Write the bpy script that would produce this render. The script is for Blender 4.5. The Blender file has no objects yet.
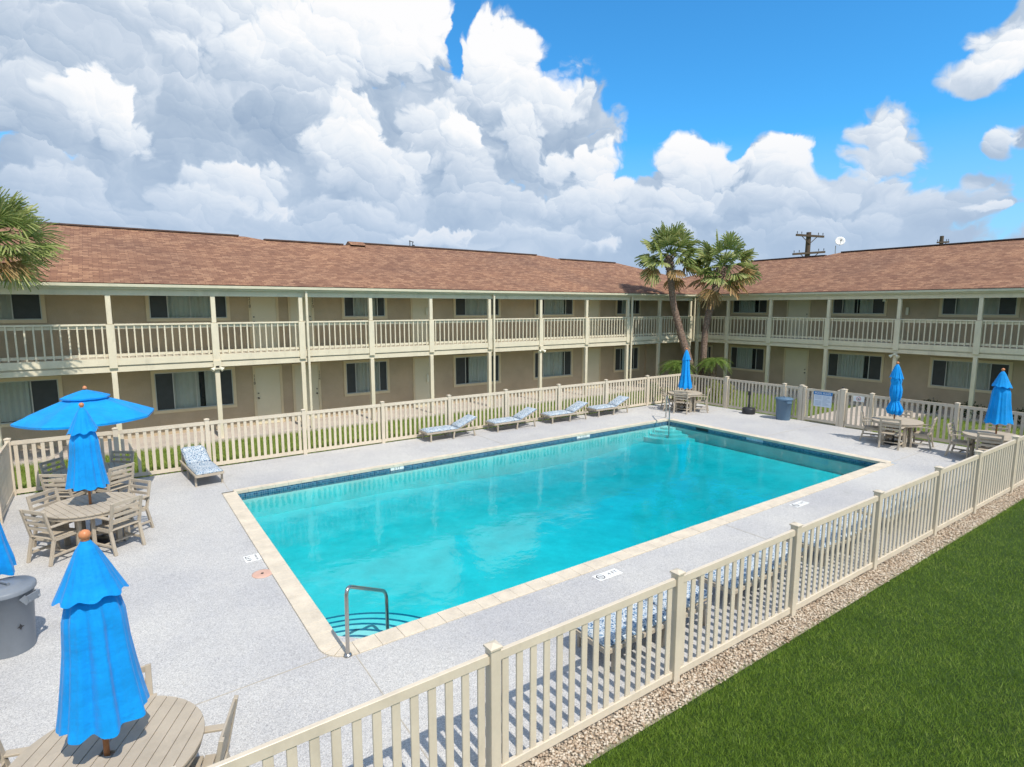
import bpy, bmesh, math, random
import numpy as np
from mathutils import Vector, Matrix
R = math.radians
random.seed(7)
rng = np.random.default_rng(11)
SC = bpy.context.scene
COL = SC.collection

# ------------------------------------------------------------------ mesh collector
class MB:
    def __init__(self):
        self.v = []; self.f = []; self.sm = []
    def add(self, vs, fs, smooth=False):
        o = len(self.v)
        self.v.extend([tuple(p) for p in vs])
        for f in fs:
            self.f.append(tuple(i + o for i in f)); self.sm.append(smooth)
    def box(self, x0, x1, y0, y1, z0, z1):
        vs = [(x0,y0,z0),(x1,y0,z0),(x1,y1,z0),(x0,y1,z0),(x0,y0,z1),(x1,y0,z1),(x1,y1,z1),(x0,y1,z1)]
        self.add(vs, [(0,3,2,1),(4,5,6,7),(0,1,5,4),(1,2,6,5),(2,3,7,6),(3,0,4,7)])
    def beam(self, p0, p1, w, h, up=(0,0,1)):
        p0 = Vector(p0); p1 = Vector(p1); d = (p1-p0).normalized(); up = Vector(up)
        if abs(d.dot(up)) > .98: up = Vector((1,0,0)) if abs(d.x) < .9 else Vector((0,1,0))
        s = d.cross(up).normalized(); u = s.cross(d).normalized()
        vs = []
        for p in (p0, p1):
            for a, b in ((-1,-1),(1,-1),(1,1),(-1,1)):
                vs.append(p + s*a*w/2 + u*b*h/2)
        self.add(vs, [(0,1,2,3),(7,6,5,4),(0,4,5,1),(1,5,6,2),(2,6,7,3),(3,7,4,0)])
    def tube(self, pts, r, n=8, cap=True):
        pts = [Vector(p) for p in pts]
        rs = r if isinstance(r, (list, tuple)) else [r]*len(pts)
        rings = []; ref = None
        for i, p in enumerate(pts):
            a = pts[max(i-1,0)]; b = pts[min(i+1,len(pts)-1)]
            d = (b-a).normalized()
            if ref is None:
                ref = d.cross(Vector((0,0,1)))
                if ref.length < .05: ref = d.cross(Vector((1,0,0)))
            ref = (ref - d*ref.dot(d)).normalized(); q = d.cross(ref)
            rings.append([p + (ref*math.cos(t)+q*math.sin(t))*rs[i] for t in [2*math.pi*k/n for k in range(n)]])
        vs = [v for rg in rings for v in rg]; fs = []
        for i in range(len(pts)-1):
            for k in range(n):
                fs.append((i*n+k, i*n+(k+1)%n, (i+1)*n+(k+1)%n, (i+1)*n+k))
        self.add(vs, fs, True)
        if cap:
            self.add(rings[0][::-1], [tuple(range(n))]); self.add(rings[-1], [tuple(range(n))])
    def lathe(self, prof, c=(0,0,0), n=24, smooth=True, cap=True):
        vs = []; fs = []
        for r, z in prof:
            for k in range(n):
                t = 2*math.pi*k/n; vs.append((c[0]+r*math.cos(t), c[1]+r*math.sin(t), c[2]+z))
        m = len(prof)
        for i in range(m-1):
            for k in range(n): fs.append((i*n+k, i*n+(k+1)%n, (i+1)*n+(k+1)%n, (i+1)*n+k))
        self.add(vs, fs, smooth)
        if cap:
            for i, fl in ((0, True), (m-1, False)):
                ring = vs[i*n:(i+1)*n]
                self.add(ring[::-1] if fl else ring, [tuple(range(n))])
    def prism(self, poly, z0, z1):
        n = len(poly)
        vs = [(x,y,z0) for x,y in poly] + [(x,y,z1) for x,y in poly]
        self.add(vs, [tuple(range(n-1,-1,-1)), tuple(range(n,2*n))] + [(i,(i+1)%n,n+(i+1)%n,n+i) for i in range(n)])
    def xf(self, M):
        self.v = [tuple(M @ Vector(p)) for p in self.v]; return self
    def build(self, name, m, parent=None, origin=None, bevel=0, seg=1):
        org = Vector(origin) if origin is not None else (parent_origin(parent) if parent else Vector((0,0,0)))
        me = bpy.data.meshes.new(name)
        me.from_pydata([tuple(Vector(p)-org) for p in self.v], [], self.f)
        me.polygons.foreach_set('use_smooth', self.sm)
        me.materials.append(m); me.update()
        o = bpy.data.objects.new(name, me); COL.objects.link(o)
        if parent: o.parent = parent
        else: o.location = org
        if bevel:
            b = o.modifiers.new('bevel', 'BEVEL'); b.width = bevel; b.segments = seg; b.limit_method = 'ANGLE'; b.harden_normals = False
        return o

def parent_origin(p):
    o = Vector((0,0,0))
    while p is not None:
        o = o + p.location; p = p.parent
    return o
def np_mesh(name, verts, faces, mats, parent=None, matidx=None, smooth=False):
    """verts (n,3), faces (m,k) arrays -> mesh object in world coordinates"""
    me = bpy.data.meshes.new(name)
    k = faces.shape[1]
    org = parent_origin(parent) if parent else Vector((0,0,0))
    verts = verts - np.array(org)
    me.vertices.add(len(verts)); me.vertices.foreach_set('co', verts.astype(np.float32).ravel())
    me.loops.add(faces.size); me.loops.foreach_set('vertex_index', faces.astype(np.int32).ravel())
    me.polygons.add(len(faces)); me.polygons.foreach_set('loop_start', np.arange(0, faces.size, k, dtype=np.int32))
    me.polygons.foreach_set('loop_total', np.full(len(faces), k, dtype=np.int32))
    if smooth: me.polygons.foreach_set('use_smooth', np.ones(len(faces), dtype=bool))
    for m in (mats if isinstance(mats, list) else [mats]): me.materials.append(m)
    if matidx is not None: me.polygons.foreach_set('material_index', matidx.astype(np.int32))
    me.update(calc_edges=True); me.validate()
    o = bpy.data.objects.new(name, me); COL.objects.link(o)
    if parent: o.parent = parent
    return o
def tag(o, label=None, cat=None, group=None, kind=None):
    if label: o['label'] = label
    if cat: o['category'] = cat
    if group: o['group'] = group
    if kind: o['kind'] = kind
    return o
def empty(name, loc, rz=0, label=None, cat=None, group=None):
    o = bpy.data.objects.new(name, None); COL.objects.link(o); o.location = loc; o.rotation_euler = (0,0,rz)
    o.empty_display_size = .2
    return tag(o, label, cat, group)
def copy_tree(o, parent=None):
    c = o.copy(); COL.objects.link(c)
    if parent: c.parent = parent
    for ch in list(o.children): copy_tree(ch, c)
    return c

# ------------------------------------------------------------------ materials
def newmat(name):
    m = bpy.data.materials.new(name); m.use_nodes = True
    nt = m.node_tree; b = nt.nodes['Principled BSDF']; return m, nt, b
def N(nt, t, **kw):
    n = nt.nodes.new(t)
    for k, v in kw.items():
        if k.startswith('i_'): n.inputs[k[2:].replace('_',' ')].default_value = v
        else: setattr(n, k, v)
    return n
def ramp(nt, fac, stops, interp='LINEAR'):
    r = nt.nodes.new('ShaderNodeValToRGB'); r.color_ramp.interpolation = interp
    el = r.color_ramp.elements
    while len(el) < len(stops): el.new(.5)
    for e, (p, c) in zip(el, stops):
        e.position = p; e.color = (c[0],c[1],c[2],1) if isinstance(c, (tuple,list)) else (c,c,c,1)
    nt.links.new(fac, r.inputs[0]); return r.outputs[0]
def mixc(nt, fac, a, b, mode='MIX'):
    m = nt.nodes.new('ShaderNodeMix'); m.data_type = 'RGBA'; m.blend_type = mode
    for inp, val in ((m.inputs[0], fac), (m.inputs[6], a), (m.inputs[7], b)):
        if isinstance(val, bpy.types.NodeSocket): nt.links.new(val, inp)
        elif isinstance(val, (int, float)): inp.default_value = val
        else: inp.default_value = (val[0], val[1], val[2], 1)
    return m.outputs[2]
def mth(nt, op, a, b=None, c=None, clamp=False):
    m = nt.nodes.new('ShaderNodeMath'); m.operation = op; m.use_clamp = clamp
    for i, val in enumerate((a, b, c)):
        if val is None: continue
        if isinstance(val, bpy.types.NodeSocket): nt.links.new(val, m.inputs[i])
        else: m.inputs[i].default_value = val
    return m.outputs[0]
def noise(nt, vec, scale, detail=4, rough=.55, out=0):
    n = nt.nodes.new('ShaderNodeTexNoise'); n.inputs['Scale'].default_value = scale
    n.inputs['Detail'].default_value = detail; n.inputs['Roughness'].default_value = rough
    if vec is not None: nt.links.new(vec, n.inputs['Vector'])
    return n.outputs[out]
def geo_pos(nt): return nt.nodes.new('ShaderNodeNewGeometry').outputs['Position']
def bump(nt, bsdf, h, strength=.3, dist=.01):
    b = nt.nodes.new('ShaderNodeBump'); b.inputs['Strength'].default_value = strength; b.inputs['Distance'].default_value = dist
    nt.links.new(h, b.inputs['Height']); nt.links.new(b.outputs[0], bsdf.inputs['Normal'])
def scl(nt, vec, s):
    m = nt.nodes.new('ShaderNodeVectorMath'); m.operation = 'MULTIPLY'; nt.links.new(vec, m.inputs[0]); m.inputs[1].default_value = s
    return m.outputs[0]

def paint(name, c, rough=.5, var=.08, sc=3.0, dirt=.0, spec=.3):
    m, nt, b = newmat(name)
    p = geo_pos(nt)
    n = noise(nt, p, sc, 5); n2 = noise(nt, p, sc*9, 3)
    k = mth(nt, 'ADD', mth(nt, 'MULTIPLY', n, .7), mth(nt, 'MULTIPLY', n2, .3))
    col = ramp(nt, k, [(.3, [x*(1-var) for x in c]), (.7, [min(1, x*(1+var)) for x in c])])
    if dirt:
        d = noise(nt, scl(nt, p, (1.5,1.5,.5)), 2.2, 8, .7)
        col = mixc(nt, ramp(nt, d, [(.52, 0), (.72, dirt)]), col, [x*.55 for x in c])
    nt.links.new(col, b.inputs['Base Color']); b.inputs['Roughness'].default_value = rough
    b.inputs['Specular IOR Level'].default_value = spec
    bump(nt, b, n2, .08, .004)
    return m

M = {}
M['cream'] = paint('cream painted wood', (.71,.635,.485), .55, .07, 2.5, .35)
M['cream_right'] = M['cream']
M['trim'] = paint('tan painted trim', (.66,.55,.36), .55, .06, 3)
M['door'] = paint('pale olive painted door', (.68,.61,.44), .45, .04, 2)
M['vinyl'] = paint('tan vinyl fence', (.64,.555,.435), .38, .07, 3, .30, .4)
M['gutter'] = paint('painted metal gutter', (.60,.56,.42), .35, .06, 4, .3, .5)
M['white'] = paint('white plastic', (.78,.78,.76), .4, .03)
M['black'] = paint('black plastic', (.03,.03,.033), .4, .1)
M['darkmetal'] = paint('dark metal', (.05,.05,.055), .35, .1)
M['knob'] = paint('dark bronze hardware', (.10,.08,.06), .3, .1)
M['poly'] = paint('weathered tan recycled plastic lumber', (.45,.385,.30), .55, .10, 6, .3)
M['pole_wood'] = paint('varnished brown wood pole', (.32,.13,.05), .35, .2, 14)
M['finial'] = paint('orange brown wood finial', (.55,.22,.10), .35, .15, 9)
M['grey_bin'] = paint('grey plastic bin', (.20,.225,.26), .45, .07, 4, .3)
M['blue_bin'] = paint('blue grey plastic bin', (.10,.17,.25), .45, .07, 4, .2)
M['screen'] = paint('dark window screen', (.05,.055,.055), .45, .15, 5)
M['slate'] = paint('dark stain on shingles', (.10,.055,.07), .9, .3, 8)
M['util_wood'] = paint('dark creosote wood', (.10,.07,.05), .8, .2, 9)
M['ivory'] = paint('ivory plastic lamp', (.75,.72,.58), .35, .03)
M['sash'] = paint('white aluminium sash', (.50,.52,.48), .35, .04)

def stucco(name, c):
    m, nt, b = newmat(name); p = geo_pos(nt)
    n1 = noise(nt, p, .9, 6, .6); n2 = noise(nt, p, 45, 4, .7)
    col = ramp(nt, n1, [(.3, [x*.86 for x in c]), (.7, [x*1.12 for x in c])])
    col = mixc(nt, .12, col, ramp(nt, n2, [(.3, .15), (.7, .6)]))
    nt.links.new(col, b.inputs['Base Color']); b.inputs['Roughness'].default_value = .9
    b.inputs['Specular IOR Level'].default_value = .15
    bump(nt, b, n2, .5, .012); return m
M['stucco'] = stucco('tan stucco', (.49,.38,.245))

def shingles(name, axis):
    m, nt, b = newmat(name); p = geo_pos(nt)
    sep = nt.nodes.new('ShaderNodeSeparateXYZ'); nt.links.new(p, sep.inputs[0])
    cmb = nt.nodes.new('ShaderNodeCombineXYZ')
    nt.links.new(sep.outputs[axis], cmb.inputs[0]); nt.links.new(mth(nt, 'MULTIPLY', sep.outputs[2], 2.95), cmb.inputs[1])
    # jitter each course
    br = nt.nodes.new('ShaderNodeTexBrick'); nt.links.new(cmb.outputs[0], br.inputs['Vector'])
    br.inputs['Scale'].default_value = 1; br.inputs['Brick Width'].default_value = .24; br.inputs['Row Height'].default_value = .14
    br.inputs['Mortar Size'].default_value = .007; br.inputs['Mortar Smooth'].default_value = .3; br.offset = .37; br.inputs['Bias'].default_value = 0
    br.inputs['Color1'].default_value = (0,0,0,1); br.inputs['Color2'].default_value = (1,1,1,1); br.inputs['Mortar'].default_value = (.0,.0,.0,1)
    # streaky per-shingle blend: stretched noise
    wn = noise(nt, scl(nt, cmb.outputs[0], (2.6, 8.0, 1)), 3.0, 6, .80)
    wn2 = noise(nt, scl(nt, cmb.outputs[0], (1, 3.6, 1)), 7.5, 3, .7)
    k = mth(nt, 'ADD', mth(nt, 'MULTIPLY', br.outputs[0], .20), mth(nt, 'ADD', mth(nt, 'MULTIPLY', wn, .52), mth(nt, 'MULTIPLY', wn2, .34)))
    col = ramp(nt, k, [(.32, (.12,.063,.044)), (.46, (.225,.12,.080)), (.56, (.295,.165,.105)), (.67, (.40,.24,.15)), (.82, (.55,.37,.24))])
    big = noise(nt, p, .35, 5, .6)
    col = mixc(nt, 1.0, col, ramp(nt, big, [(.3, (.80,.80,.84)), (.7, (1.08,1.04,1.0))]), 'MULTIPLY')
    col = mixc(nt, mth(nt, 'MULTIPLY', br.outputs[1], .5), col, (.08,.04,.035))
    nt.links.new(col, b.inputs['Base Color']); b.inputs['Roughness'].default_value = .92; b.inputs['Specular IOR Level'].default_value = .15
    g = noise(nt, p, 60, 3, .6)
    bump(nt, b, mth(nt, 'ADD', k, mth(nt, 'MULTIPLY', g, .4)), .6, .015)
    return m
M['roof_x'] = shingles('red brown shingles', 0)
M['roof_y'] = shingles('red brown shingles on the right wing', 1)
M['ridge'] = paint('dark ridge vent', (.11,.075,.065), .9, .2, 8)

def deckmat():
    m, nt, b = newmat('exposed aggregate pool deck'); p = geo_pos(nt)
    v = nt.nodes.new('ShaderNodeTexVoronoi'); v.inputs['Scale'].default_value = 105; nt.links.new(p, v.inputs['Vector'])
    n0 = noise(nt, p, 75, 4, .75); n1 = noise(nt, p, .55, 6, .62); n2 = noise(nt, p, 4, 5, .6)
    sp = nt.nodes.new('ShaderNodeSeparateColor'); nt.links.new(v.outputs['Color'], sp.inputs[0])
    k = mth(nt, 'ADD', mth(nt, 'MULTIPLY', sp.outputs[0], .5), mth(nt, 'MULTIPLY', n0, .5))
    col = ramp(nt, k, [(.15, (.20,.20,.205)), (.33, (.42,.415,.415)), (.6, (.53,.525,.52)), (.85, (.68,.67,.65))])
    col = mixc(nt, 1, col, ramp(nt, n1, [(.32, (.90,.90,.92)), (.62, (1.05,1.04,1.02))]), 'MULTIPLY')
    col = mixc(nt, ramp(nt, n2, [(.56, 0), (.78, .30)]), col, (.37,.36,.34))
    st = noise(nt, p, 1.3, 8, .72)
    col = mixc(nt, ramp(nt, st, [(.58, 0), (.70, .34)]), col, (.31,.30,.28))
    pt = noise(nt, p, .22, 3, .5); col = mixc(nt, 1, col, ramp(nt, pt, [(.4, (.93,.93,.94)), (.58, (1.03,1.025,1.01))]), 'MULTIPLY')
    nt.links.new(col, b.inputs['Base Color']); b.inputs['Roughness'].default_value = .85; b.inputs['Specular IOR Level'].default_value = .25
    bump(nt, b, k, .35, .004); return m
M['deck'] = deckmat()
def concrete(name, c, sc=1.2):
    m, nt, b = newmat(name); p = geo_pos(nt)
    n1 = noise(nt, p, sc, 7, .65); n2 = noise(nt, p, 50, 3, .6)
    col = ramp(nt, n1, [(.3, [x*.8 for x in c]), (.7, [x*1.1 for x in c])])
    col = mixc(nt, .15, col, ramp(nt, n2, [(.3, .2), (.7, .7)]))
    nt.links.new(col, b.inputs['Base Color']); b.inputs['Roughness'].default_value = .85
    bump(nt, b, n2, .2, .004); return m
M['walk'] = concrete('pinkish tan concrete', (.52,.44,.37))
M['coping'] = concrete('cream coping stone', (.68,.585,.45), 3.2)
M['joint'] = concrete('deck joint filler', (.46,.41,.33), 3)
M['plaster'] = concrete('aqua pool plaster', (.78,.86,.86), 1.6)
M['balcony_floor'] = concrete('balcony floor', (.62,.54,.42), .8)

def tilemat(name, axis):
    m, nt, b = newmat(name); p = geo_pos(nt)
    sep = nt.nodes.new('ShaderNodeSeparateXYZ'); nt.links.new(p, sep.inputs[0])
    cmb = nt.nodes.new('ShaderNodeCombineXYZ'); nt.links.new(sep.outputs[axis], cmb.inputs[0]); nt.links.new(sep.outputs[2], cmb.inputs[1])
    br = nt.nodes.new('ShaderNodeTexBrick'); nt.links.new(cmb.outputs[0], br.inputs['Vector']); br.offset = 0
    br.inputs['Scale'].default_value = 1; br.inputs['Brick Width'].default_value = .05; br.inputs['Row Height'].default_value = .05; br.inputs['Mortar Size'].default_value = .003
    br.inputs['Color1'].default_value = (.012,.05,.13,1); br.inputs['Color2'].default_value = (.07,.20,.33,1); br.inputs['Mortar'].default_value = (.25,.32,.36,1)
    n = noise(nt, cmb.outputs[0], 9, 3)
    col = mixc(nt, ramp(nt, n, [(.45, 0), (.7, .45)]), br.outputs[0], (.03,.20,.28))
    nt.links.new(col, b.inputs['Base Color']); b.inputs['Roughness'].default_value = .25; return m
M['tile_x'] = tilemat('blue mosaic tile', 0); M['tile_y'] = tilemat('blue mosaic tile on the short sides', 1)

def fabric(name, c, rough=.75):
    m, nt, b = newmat(name); p = nt.nodes.new('ShaderNodeTexCoord').outputs['Object']
    n = noise(nt, p, 3.0, 5, .6); w = noise(nt, p, 120, 2)
    col = ramp(nt, n, [(.3, [x*.78 for x in c]), (.7, [min(1,x*1.10) for x in c])])
    nt.links.new(col, b.inputs['Base Color']); b.inputs['Roughness'].default_value = rough
    b.inputs['Sheen Weight'].default_value = .15; b.inputs['Specular IOR Level'].default_value = .25
    n3 = noise(nt, scl(nt, p, (1,1,.30)), 13, 5, .62); n4 = noise(nt, scl(nt, p, (1,1,2.2)), 5, 4, .6)
    bump(nt, b, mth(nt, 'ADD', mth(nt, 'ADD', n3, mth(nt, 'MULTIPLY', n4, .9)), mth(nt, 'MULTIPLY', w, .08)), .55, .022)
    # thin cloth lets a little light through
    tr = nt.nodes.new('ShaderNodeBsdfTranslucent'); nt.links.new(col, tr.inputs[0])
    mx = nt.nodes.new('ShaderNodeMixShader'); mx.inputs[0].default_value = .18
    nt.links.new(b.outputs[0], mx.inputs[1]); nt.links.new(tr.outputs[0], mx.inputs[2])
    nt.links.new(mx.outputs[0], nt.nodes['Material Output'].inputs[0]); return m
M['blue'] = fabric('bright azure umbrella canvas', (.002,.345,.87))

def cushion():
    m, nt, b = newmat('blue and white patterned cushion'); p = nt.nodes.new('ShaderNodeTexCoord').outputs['Object']
    w = noise(nt, p, 9, 2, .5, 1)
    off = nt.nodes.new('ShaderNodeVectorMath'); off.operation = 'MULTIPLY_ADD'
    nt.links.new(w, off.inputs[0]); off.inputs[1].default_value = (.12,.12,.12); nt.links.new(p, off.inputs[2])
    v = nt.nodes.new('ShaderNodeTexVoronoi'); v.inputs['Scale'].default_value = 19; v.feature = 'F1'; nt.links.new(off.outputs[0], v.inputs['Vector'])
    v2 = nt.nodes.new('ShaderNodeTexVoronoi'); v2.inputs['Scale'].default_value = 30; v2.feature = 'DISTANCE_TO_EDGE'; nt.links.new(off.outputs[0], v2.inputs['Vector'])
    a = ramp(nt, v.outputs[0], [(.24, (.06,.12,.22)), (.30, (.25,.36,.46)), (.38, (.55,.59,.61)), (.60, (.64,.66,.67)), (.70, (.20,.31,.42))], 'CONSTANT')
    e = ramp(nt, v2.outputs[0], [(.03, .9), (.07, 0)])
    col = mixc(nt, mth(nt, 'MULTIPLY', e, .8), a, (.05,.12,.24))
    nt.links.new(col, b.inputs['Base Color']); b.inputs['Roughness'].default_value = .9; return m
M['cushion'] = cushion()

def grassmat(name, c0, c1, c2, sc=3.0):
    m, nt, b = newmat(name); p = geo_pos(nt)
    n1 = noise(nt, p, sc*.5, 6, .65); n2 = noise(nt, p, 45, 4, .7)
    k = mth(nt, 'ADD', mth(nt, 'MULTIPLY', n1, .55), mth(nt, 'MULTIPLY', n2, .45))
    col = ramp(nt, k, [(.3, c0), (.5, c1), (.72, c2)])
    nt.links.new(col, b.inputs['Base Color']); b.inputs['Roughness'].default_value = .8; b.inputs['Specular IOR Level'].default_value = .2
    bump(nt, b, n2, .9, .03); return m
M['turf'] = grassmat('lawn soil and thatch', (.018,.036,.008), (.035,.07,.012), (.06,.10,.02))
M['turf_far'] = grassmat('far lawn', (.10,.16,.03), (.18,.25,.05), (.28,.32,.09), 1.5)
def blademat(name, cols):
    m, nt, b = newmat(name)
    g = nt.nodes.new('ShaderNodeNewGeometry')
    p = g.outputs['Position']; n1 = noise(nt, p, 1.3, 7, .72)
    rn = g.outputs['Random Per Island']
    k = mth(nt, 'ADD', mth(nt, 'MULTIPLY', n1, .6), mth(nt, 'MULTIPLY', rn, .4))
    col = ramp(nt, k, list(zip((.22,.42,.6,.82), cols)))
    nt.links.new(col, b.inputs['Base Color']); b.inputs['Roughness'].default_value = .55; b.inputs['Specular IOR Level'].default_value = .3
    tr = nt.nodes.new('ShaderNodeBsdfTranslucent'); nt.links.new(col, tr.inputs[0])
    mx = nt.nodes.new('ShaderNodeMixShader'); mx.inputs[0].default_value = .3
    nt.links.new(b.outputs[0], mx.inputs[1]); nt.links.new(tr.outputs[0], mx.inputs[2])
    nt.links.new(mx.outputs[0], nt.nodes['Material Output'].inputs[0]); return m
M['blade'] = blademat('grass blades', [(.08,.145,.014),(.15,.255,.025),(.23,.35,.042),(.40,.46,.10)])
M['blade_far'] = blademat('pale grass blades', [(.13,.20,.03),(.20,.28,.05),(.28,.35,.07),(.40,.42,.13)])
M['frond'] = blademat('palm frond', [(.12,.18,.045),(.23,.29,.08),(.37,.40,.15),(.56,.55,.28)])
M['frond_dry'] = blademat('dry palm frond', [(.22,.13,.05),(.36,.22,.09),(.45,.31,.14),(.52,.40,.20)])
M['sago'] = blademat('sago frond', [(.05,.10,.02),(.10,.17,.03),(.17,.25,.05),(.30,.36,.08)])
M['shrub'] = blademat('yellow green shrub leaves', [(.10,.15,.02),(.20,.24,.03),(.34,.34,.05),(.45,.40,.08)])
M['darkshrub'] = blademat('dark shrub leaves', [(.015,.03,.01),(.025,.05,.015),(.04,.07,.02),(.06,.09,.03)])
M['pebble'] = blademat('pale river pebbles', [(.42,.29,.19),(.66,.53,.40),(.78,.68,.55),(.85,.80,.71)])
M['soil'] = concrete('sandy soil under the gravel', (.30,.24,.17), 4)
def trunkmat():
    m, nt, b = newmat('palm trunk bark'); p = geo_pos(nt)
    n = noise(nt, scl(nt, p, (3,3,9)), 2.2, 6, .7); n2 = noise(nt, p, 14, 4)
    col = ramp(nt, mth(nt, 'ADD', mth(nt, 'MULTIPLY', n, .6), mth(nt, 'MULTIPLY', n2, .4)), [(.3, (.10,.06,.045)), (.5, (.24,.16,.12)), (.7, (.42,.32,.25))])
    nt.links.new(col, b.inputs['Base Color']); b.inputs['Roughness'].default_value = .95
    bump(nt, b, mth(nt, 'ADD', n, mth(nt, 'MULTIPLY', n2, .6)), 1.0, .09); return m
M['trunk'] = trunkmat()
def glassmat(name, tint, tr):
    m, nt, b = newmat(name)
    b.inputs['Base Color'].default_value = (*tint, 1); b.inputs['Roughness'].default_value = .06; b.inputs['IOR'].default_value = 1.5
    t = nt.nodes.new('ShaderNodeBsdfTransparent'); t.inputs[0].default_value = (.93,.95,.94,1)
    mx = nt.nodes.new('ShaderNodeMixShader'); mx.inputs[0].default_value = tr
    nt.links.new(b.outputs[0], mx.inputs[1]); nt.links.new(t.outputs[0], mx.inputs[2])
    nt.links.new(mx.outputs[0], nt.nodes['Material Output'].inputs[0])
    return m
M['glass'] = glassmat('window glass', (.05,.07,.07), .86)
M['curtain'] = paint('pale green grey vertical blinds', (.80,.83,.77), .7, .06, 5)
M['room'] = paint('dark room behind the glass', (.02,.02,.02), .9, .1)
def steel():
    m, nt, b = newmat('brushed stainless steel'); b.inputs['Metallic'].default_value = 1
    b.inputs['Base Color'].default_value = (.50,.48,.45,1); b.inputs['Roughness'].default_value = .28; return m
M['steel'] = steel()
M['rust'] = paint('faded orange skimmer lid', (.60,.38,.30), .7, .12, 9)
M['sign_blue'] = paint('blue sign print', (.06,.22,.50), .4, .03)
M['sign_pale'] = paint('pale blue white sign', (.62,.70,.80), .4, .03)
M['sign_grey'] = paint('grey sign print', (.38,.46,.58), .4, .03)
M['red'] = paint('red sign print', (.5,.05,.05), .4, .05)
M['stripe'] = paint('dark blue step tiles', (.05,.15,.26), .3, .3, 20)

def watermat():
    m, nt, b = newmat('pool water'); nt.nodes.remove(b)
    p = geo_pos(nt)
    n1 = noise(nt, scl(nt, p, (1,1,1)), 2.6, 3, .5); n2 = noise(nt, p, 9, 2, .5)
    h = mth(nt, 'ADD', mth(nt, 'MULTIPLY', n1, 1.0), mth(nt, 'MULTIPLY', n2, .22))
    bp = nt.nodes.new('ShaderNodeBump'); bp.inputs['Strength'].default_value = .11; bp.inputs['Distance'].default_value = .05
    nt.links.new(h, bp.inputs['Height'])
    gl = nt.nodes.new('ShaderNodeBsdfGlossy'); gl.inputs['Roughness'].default_value = .03; nt.links.new(bp.outputs[0], gl.inputs['Normal'])
    t = nt.nodes.new('ShaderNodeBsdfTransparent')
    fr = nt.nodes.new('ShaderNodeFresnel'); fr.inputs[0].default_value = 1.33; nt.links.new(bp.outputs[0], fr.inputs[1])
    mx = nt.nodes.new('ShaderNodeMixShader'); nt.links.new(fr.outputs[0], mx.inputs[0])
    nt.links.new(t.outputs[0], mx.inputs[1]); nt.links.new(gl.outputs[0], mx.inputs[2])
    nt.links.new(mx.outputs[0], nt.nodes['Material Output'].inputs[0])
    va = nt.nodes.new('ShaderNodeVolumeAbsorption'); va.inputs['Color'].default_value = (.0,.895,.93,1); va.inputs['Density'].default_value = 1.9
    nt.links.new(va.outputs[0], nt.nodes['Material Output'].inputs['Volume'])
    return m
M['water'] = watermat()

# ------------------------------------------------------------------ camera
CAMH = 4.224
cam = bpy.data.cameras.new('camera'); co = bpy.data.objects.new('camera', cam); COL.objects.link(co)
co.location = (0, 0, CAMH)
co.rotation_euler = (math.pi/2 - .1323, 0, .9599 - math.pi/2)
cam.sensor_width = 36; cam.lens = 574.5*36/1024; cam.clip_start = .05; cam.clip_end = 2000
SC.camera = co

def azel(px, py):
    a = (px-512)/574.5; b = -(py-383.5)/574.5
    cp, sp = math.cos(.1323), math.sin(.1323); cy, sy = math.cos(.9599), math.sin(.9599)
    fw = cp+b*sp; up = b*cp-sp
    d = Vector((fw*cy+a*sy, fw*sy-a*cy, up)).normalized()
    return math.atan2(d.y, d.x), math.asin(d.z)

# ------------------------------------------------------------------ sun and sky
SUN = Vector((.02, -.72, 1)).normalized()
sl = bpy.data.lights.new('sun', 'SUN'); sl.energy = 4.4; sl.angle = R(.53); sl.color = (1, .935, .83)
so = bpy.data.objects.new('sun', sl); COL.objects.link(so); so.location = (0,-20,40)
so.rotation_euler = SUN.to_track_quat('Z', 'Y').to_euler()
elev = math.asin(SUN.z); azc = math.atan2(SUN.x, SUN.y)

W = bpy.data.worlds.new('World'); SC.world = W; W.use_nodes = True
nt = W.node_tree; bg = nt.nodes['Background']
sky = nt.nodes.new('ShaderNodeTexSky'); sky.sky_type = 'NISHITA'; sky.sun_disc = False
sky.sun_elevation = elev; sky.sun_rotation = azc; sky.altitude = 0; sky.air_density = 1.0; sky.dust_density = .35; sky.ozone_density = 2.0
tc = nt.nodes.new('ShaderNodeTexCoord'); nrm = nt.nodes.new('ShaderNodeVectorMath'); nrm.operation = 'NORMALIZE'
nt.links.new(tc.outputs['Generated'], nrm.inputs[0])
sp = nt.nodes.new('ShaderNodeSeparateXYZ'); nt.links.new(nrm.outputs[0], sp.inputs[0])
AZ = mth(nt, 'ARCTAN2', sp.outputs[1], sp.outputs[0]); EL = mth(nt, 'ARCSINE', sp.outputs[2])

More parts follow.
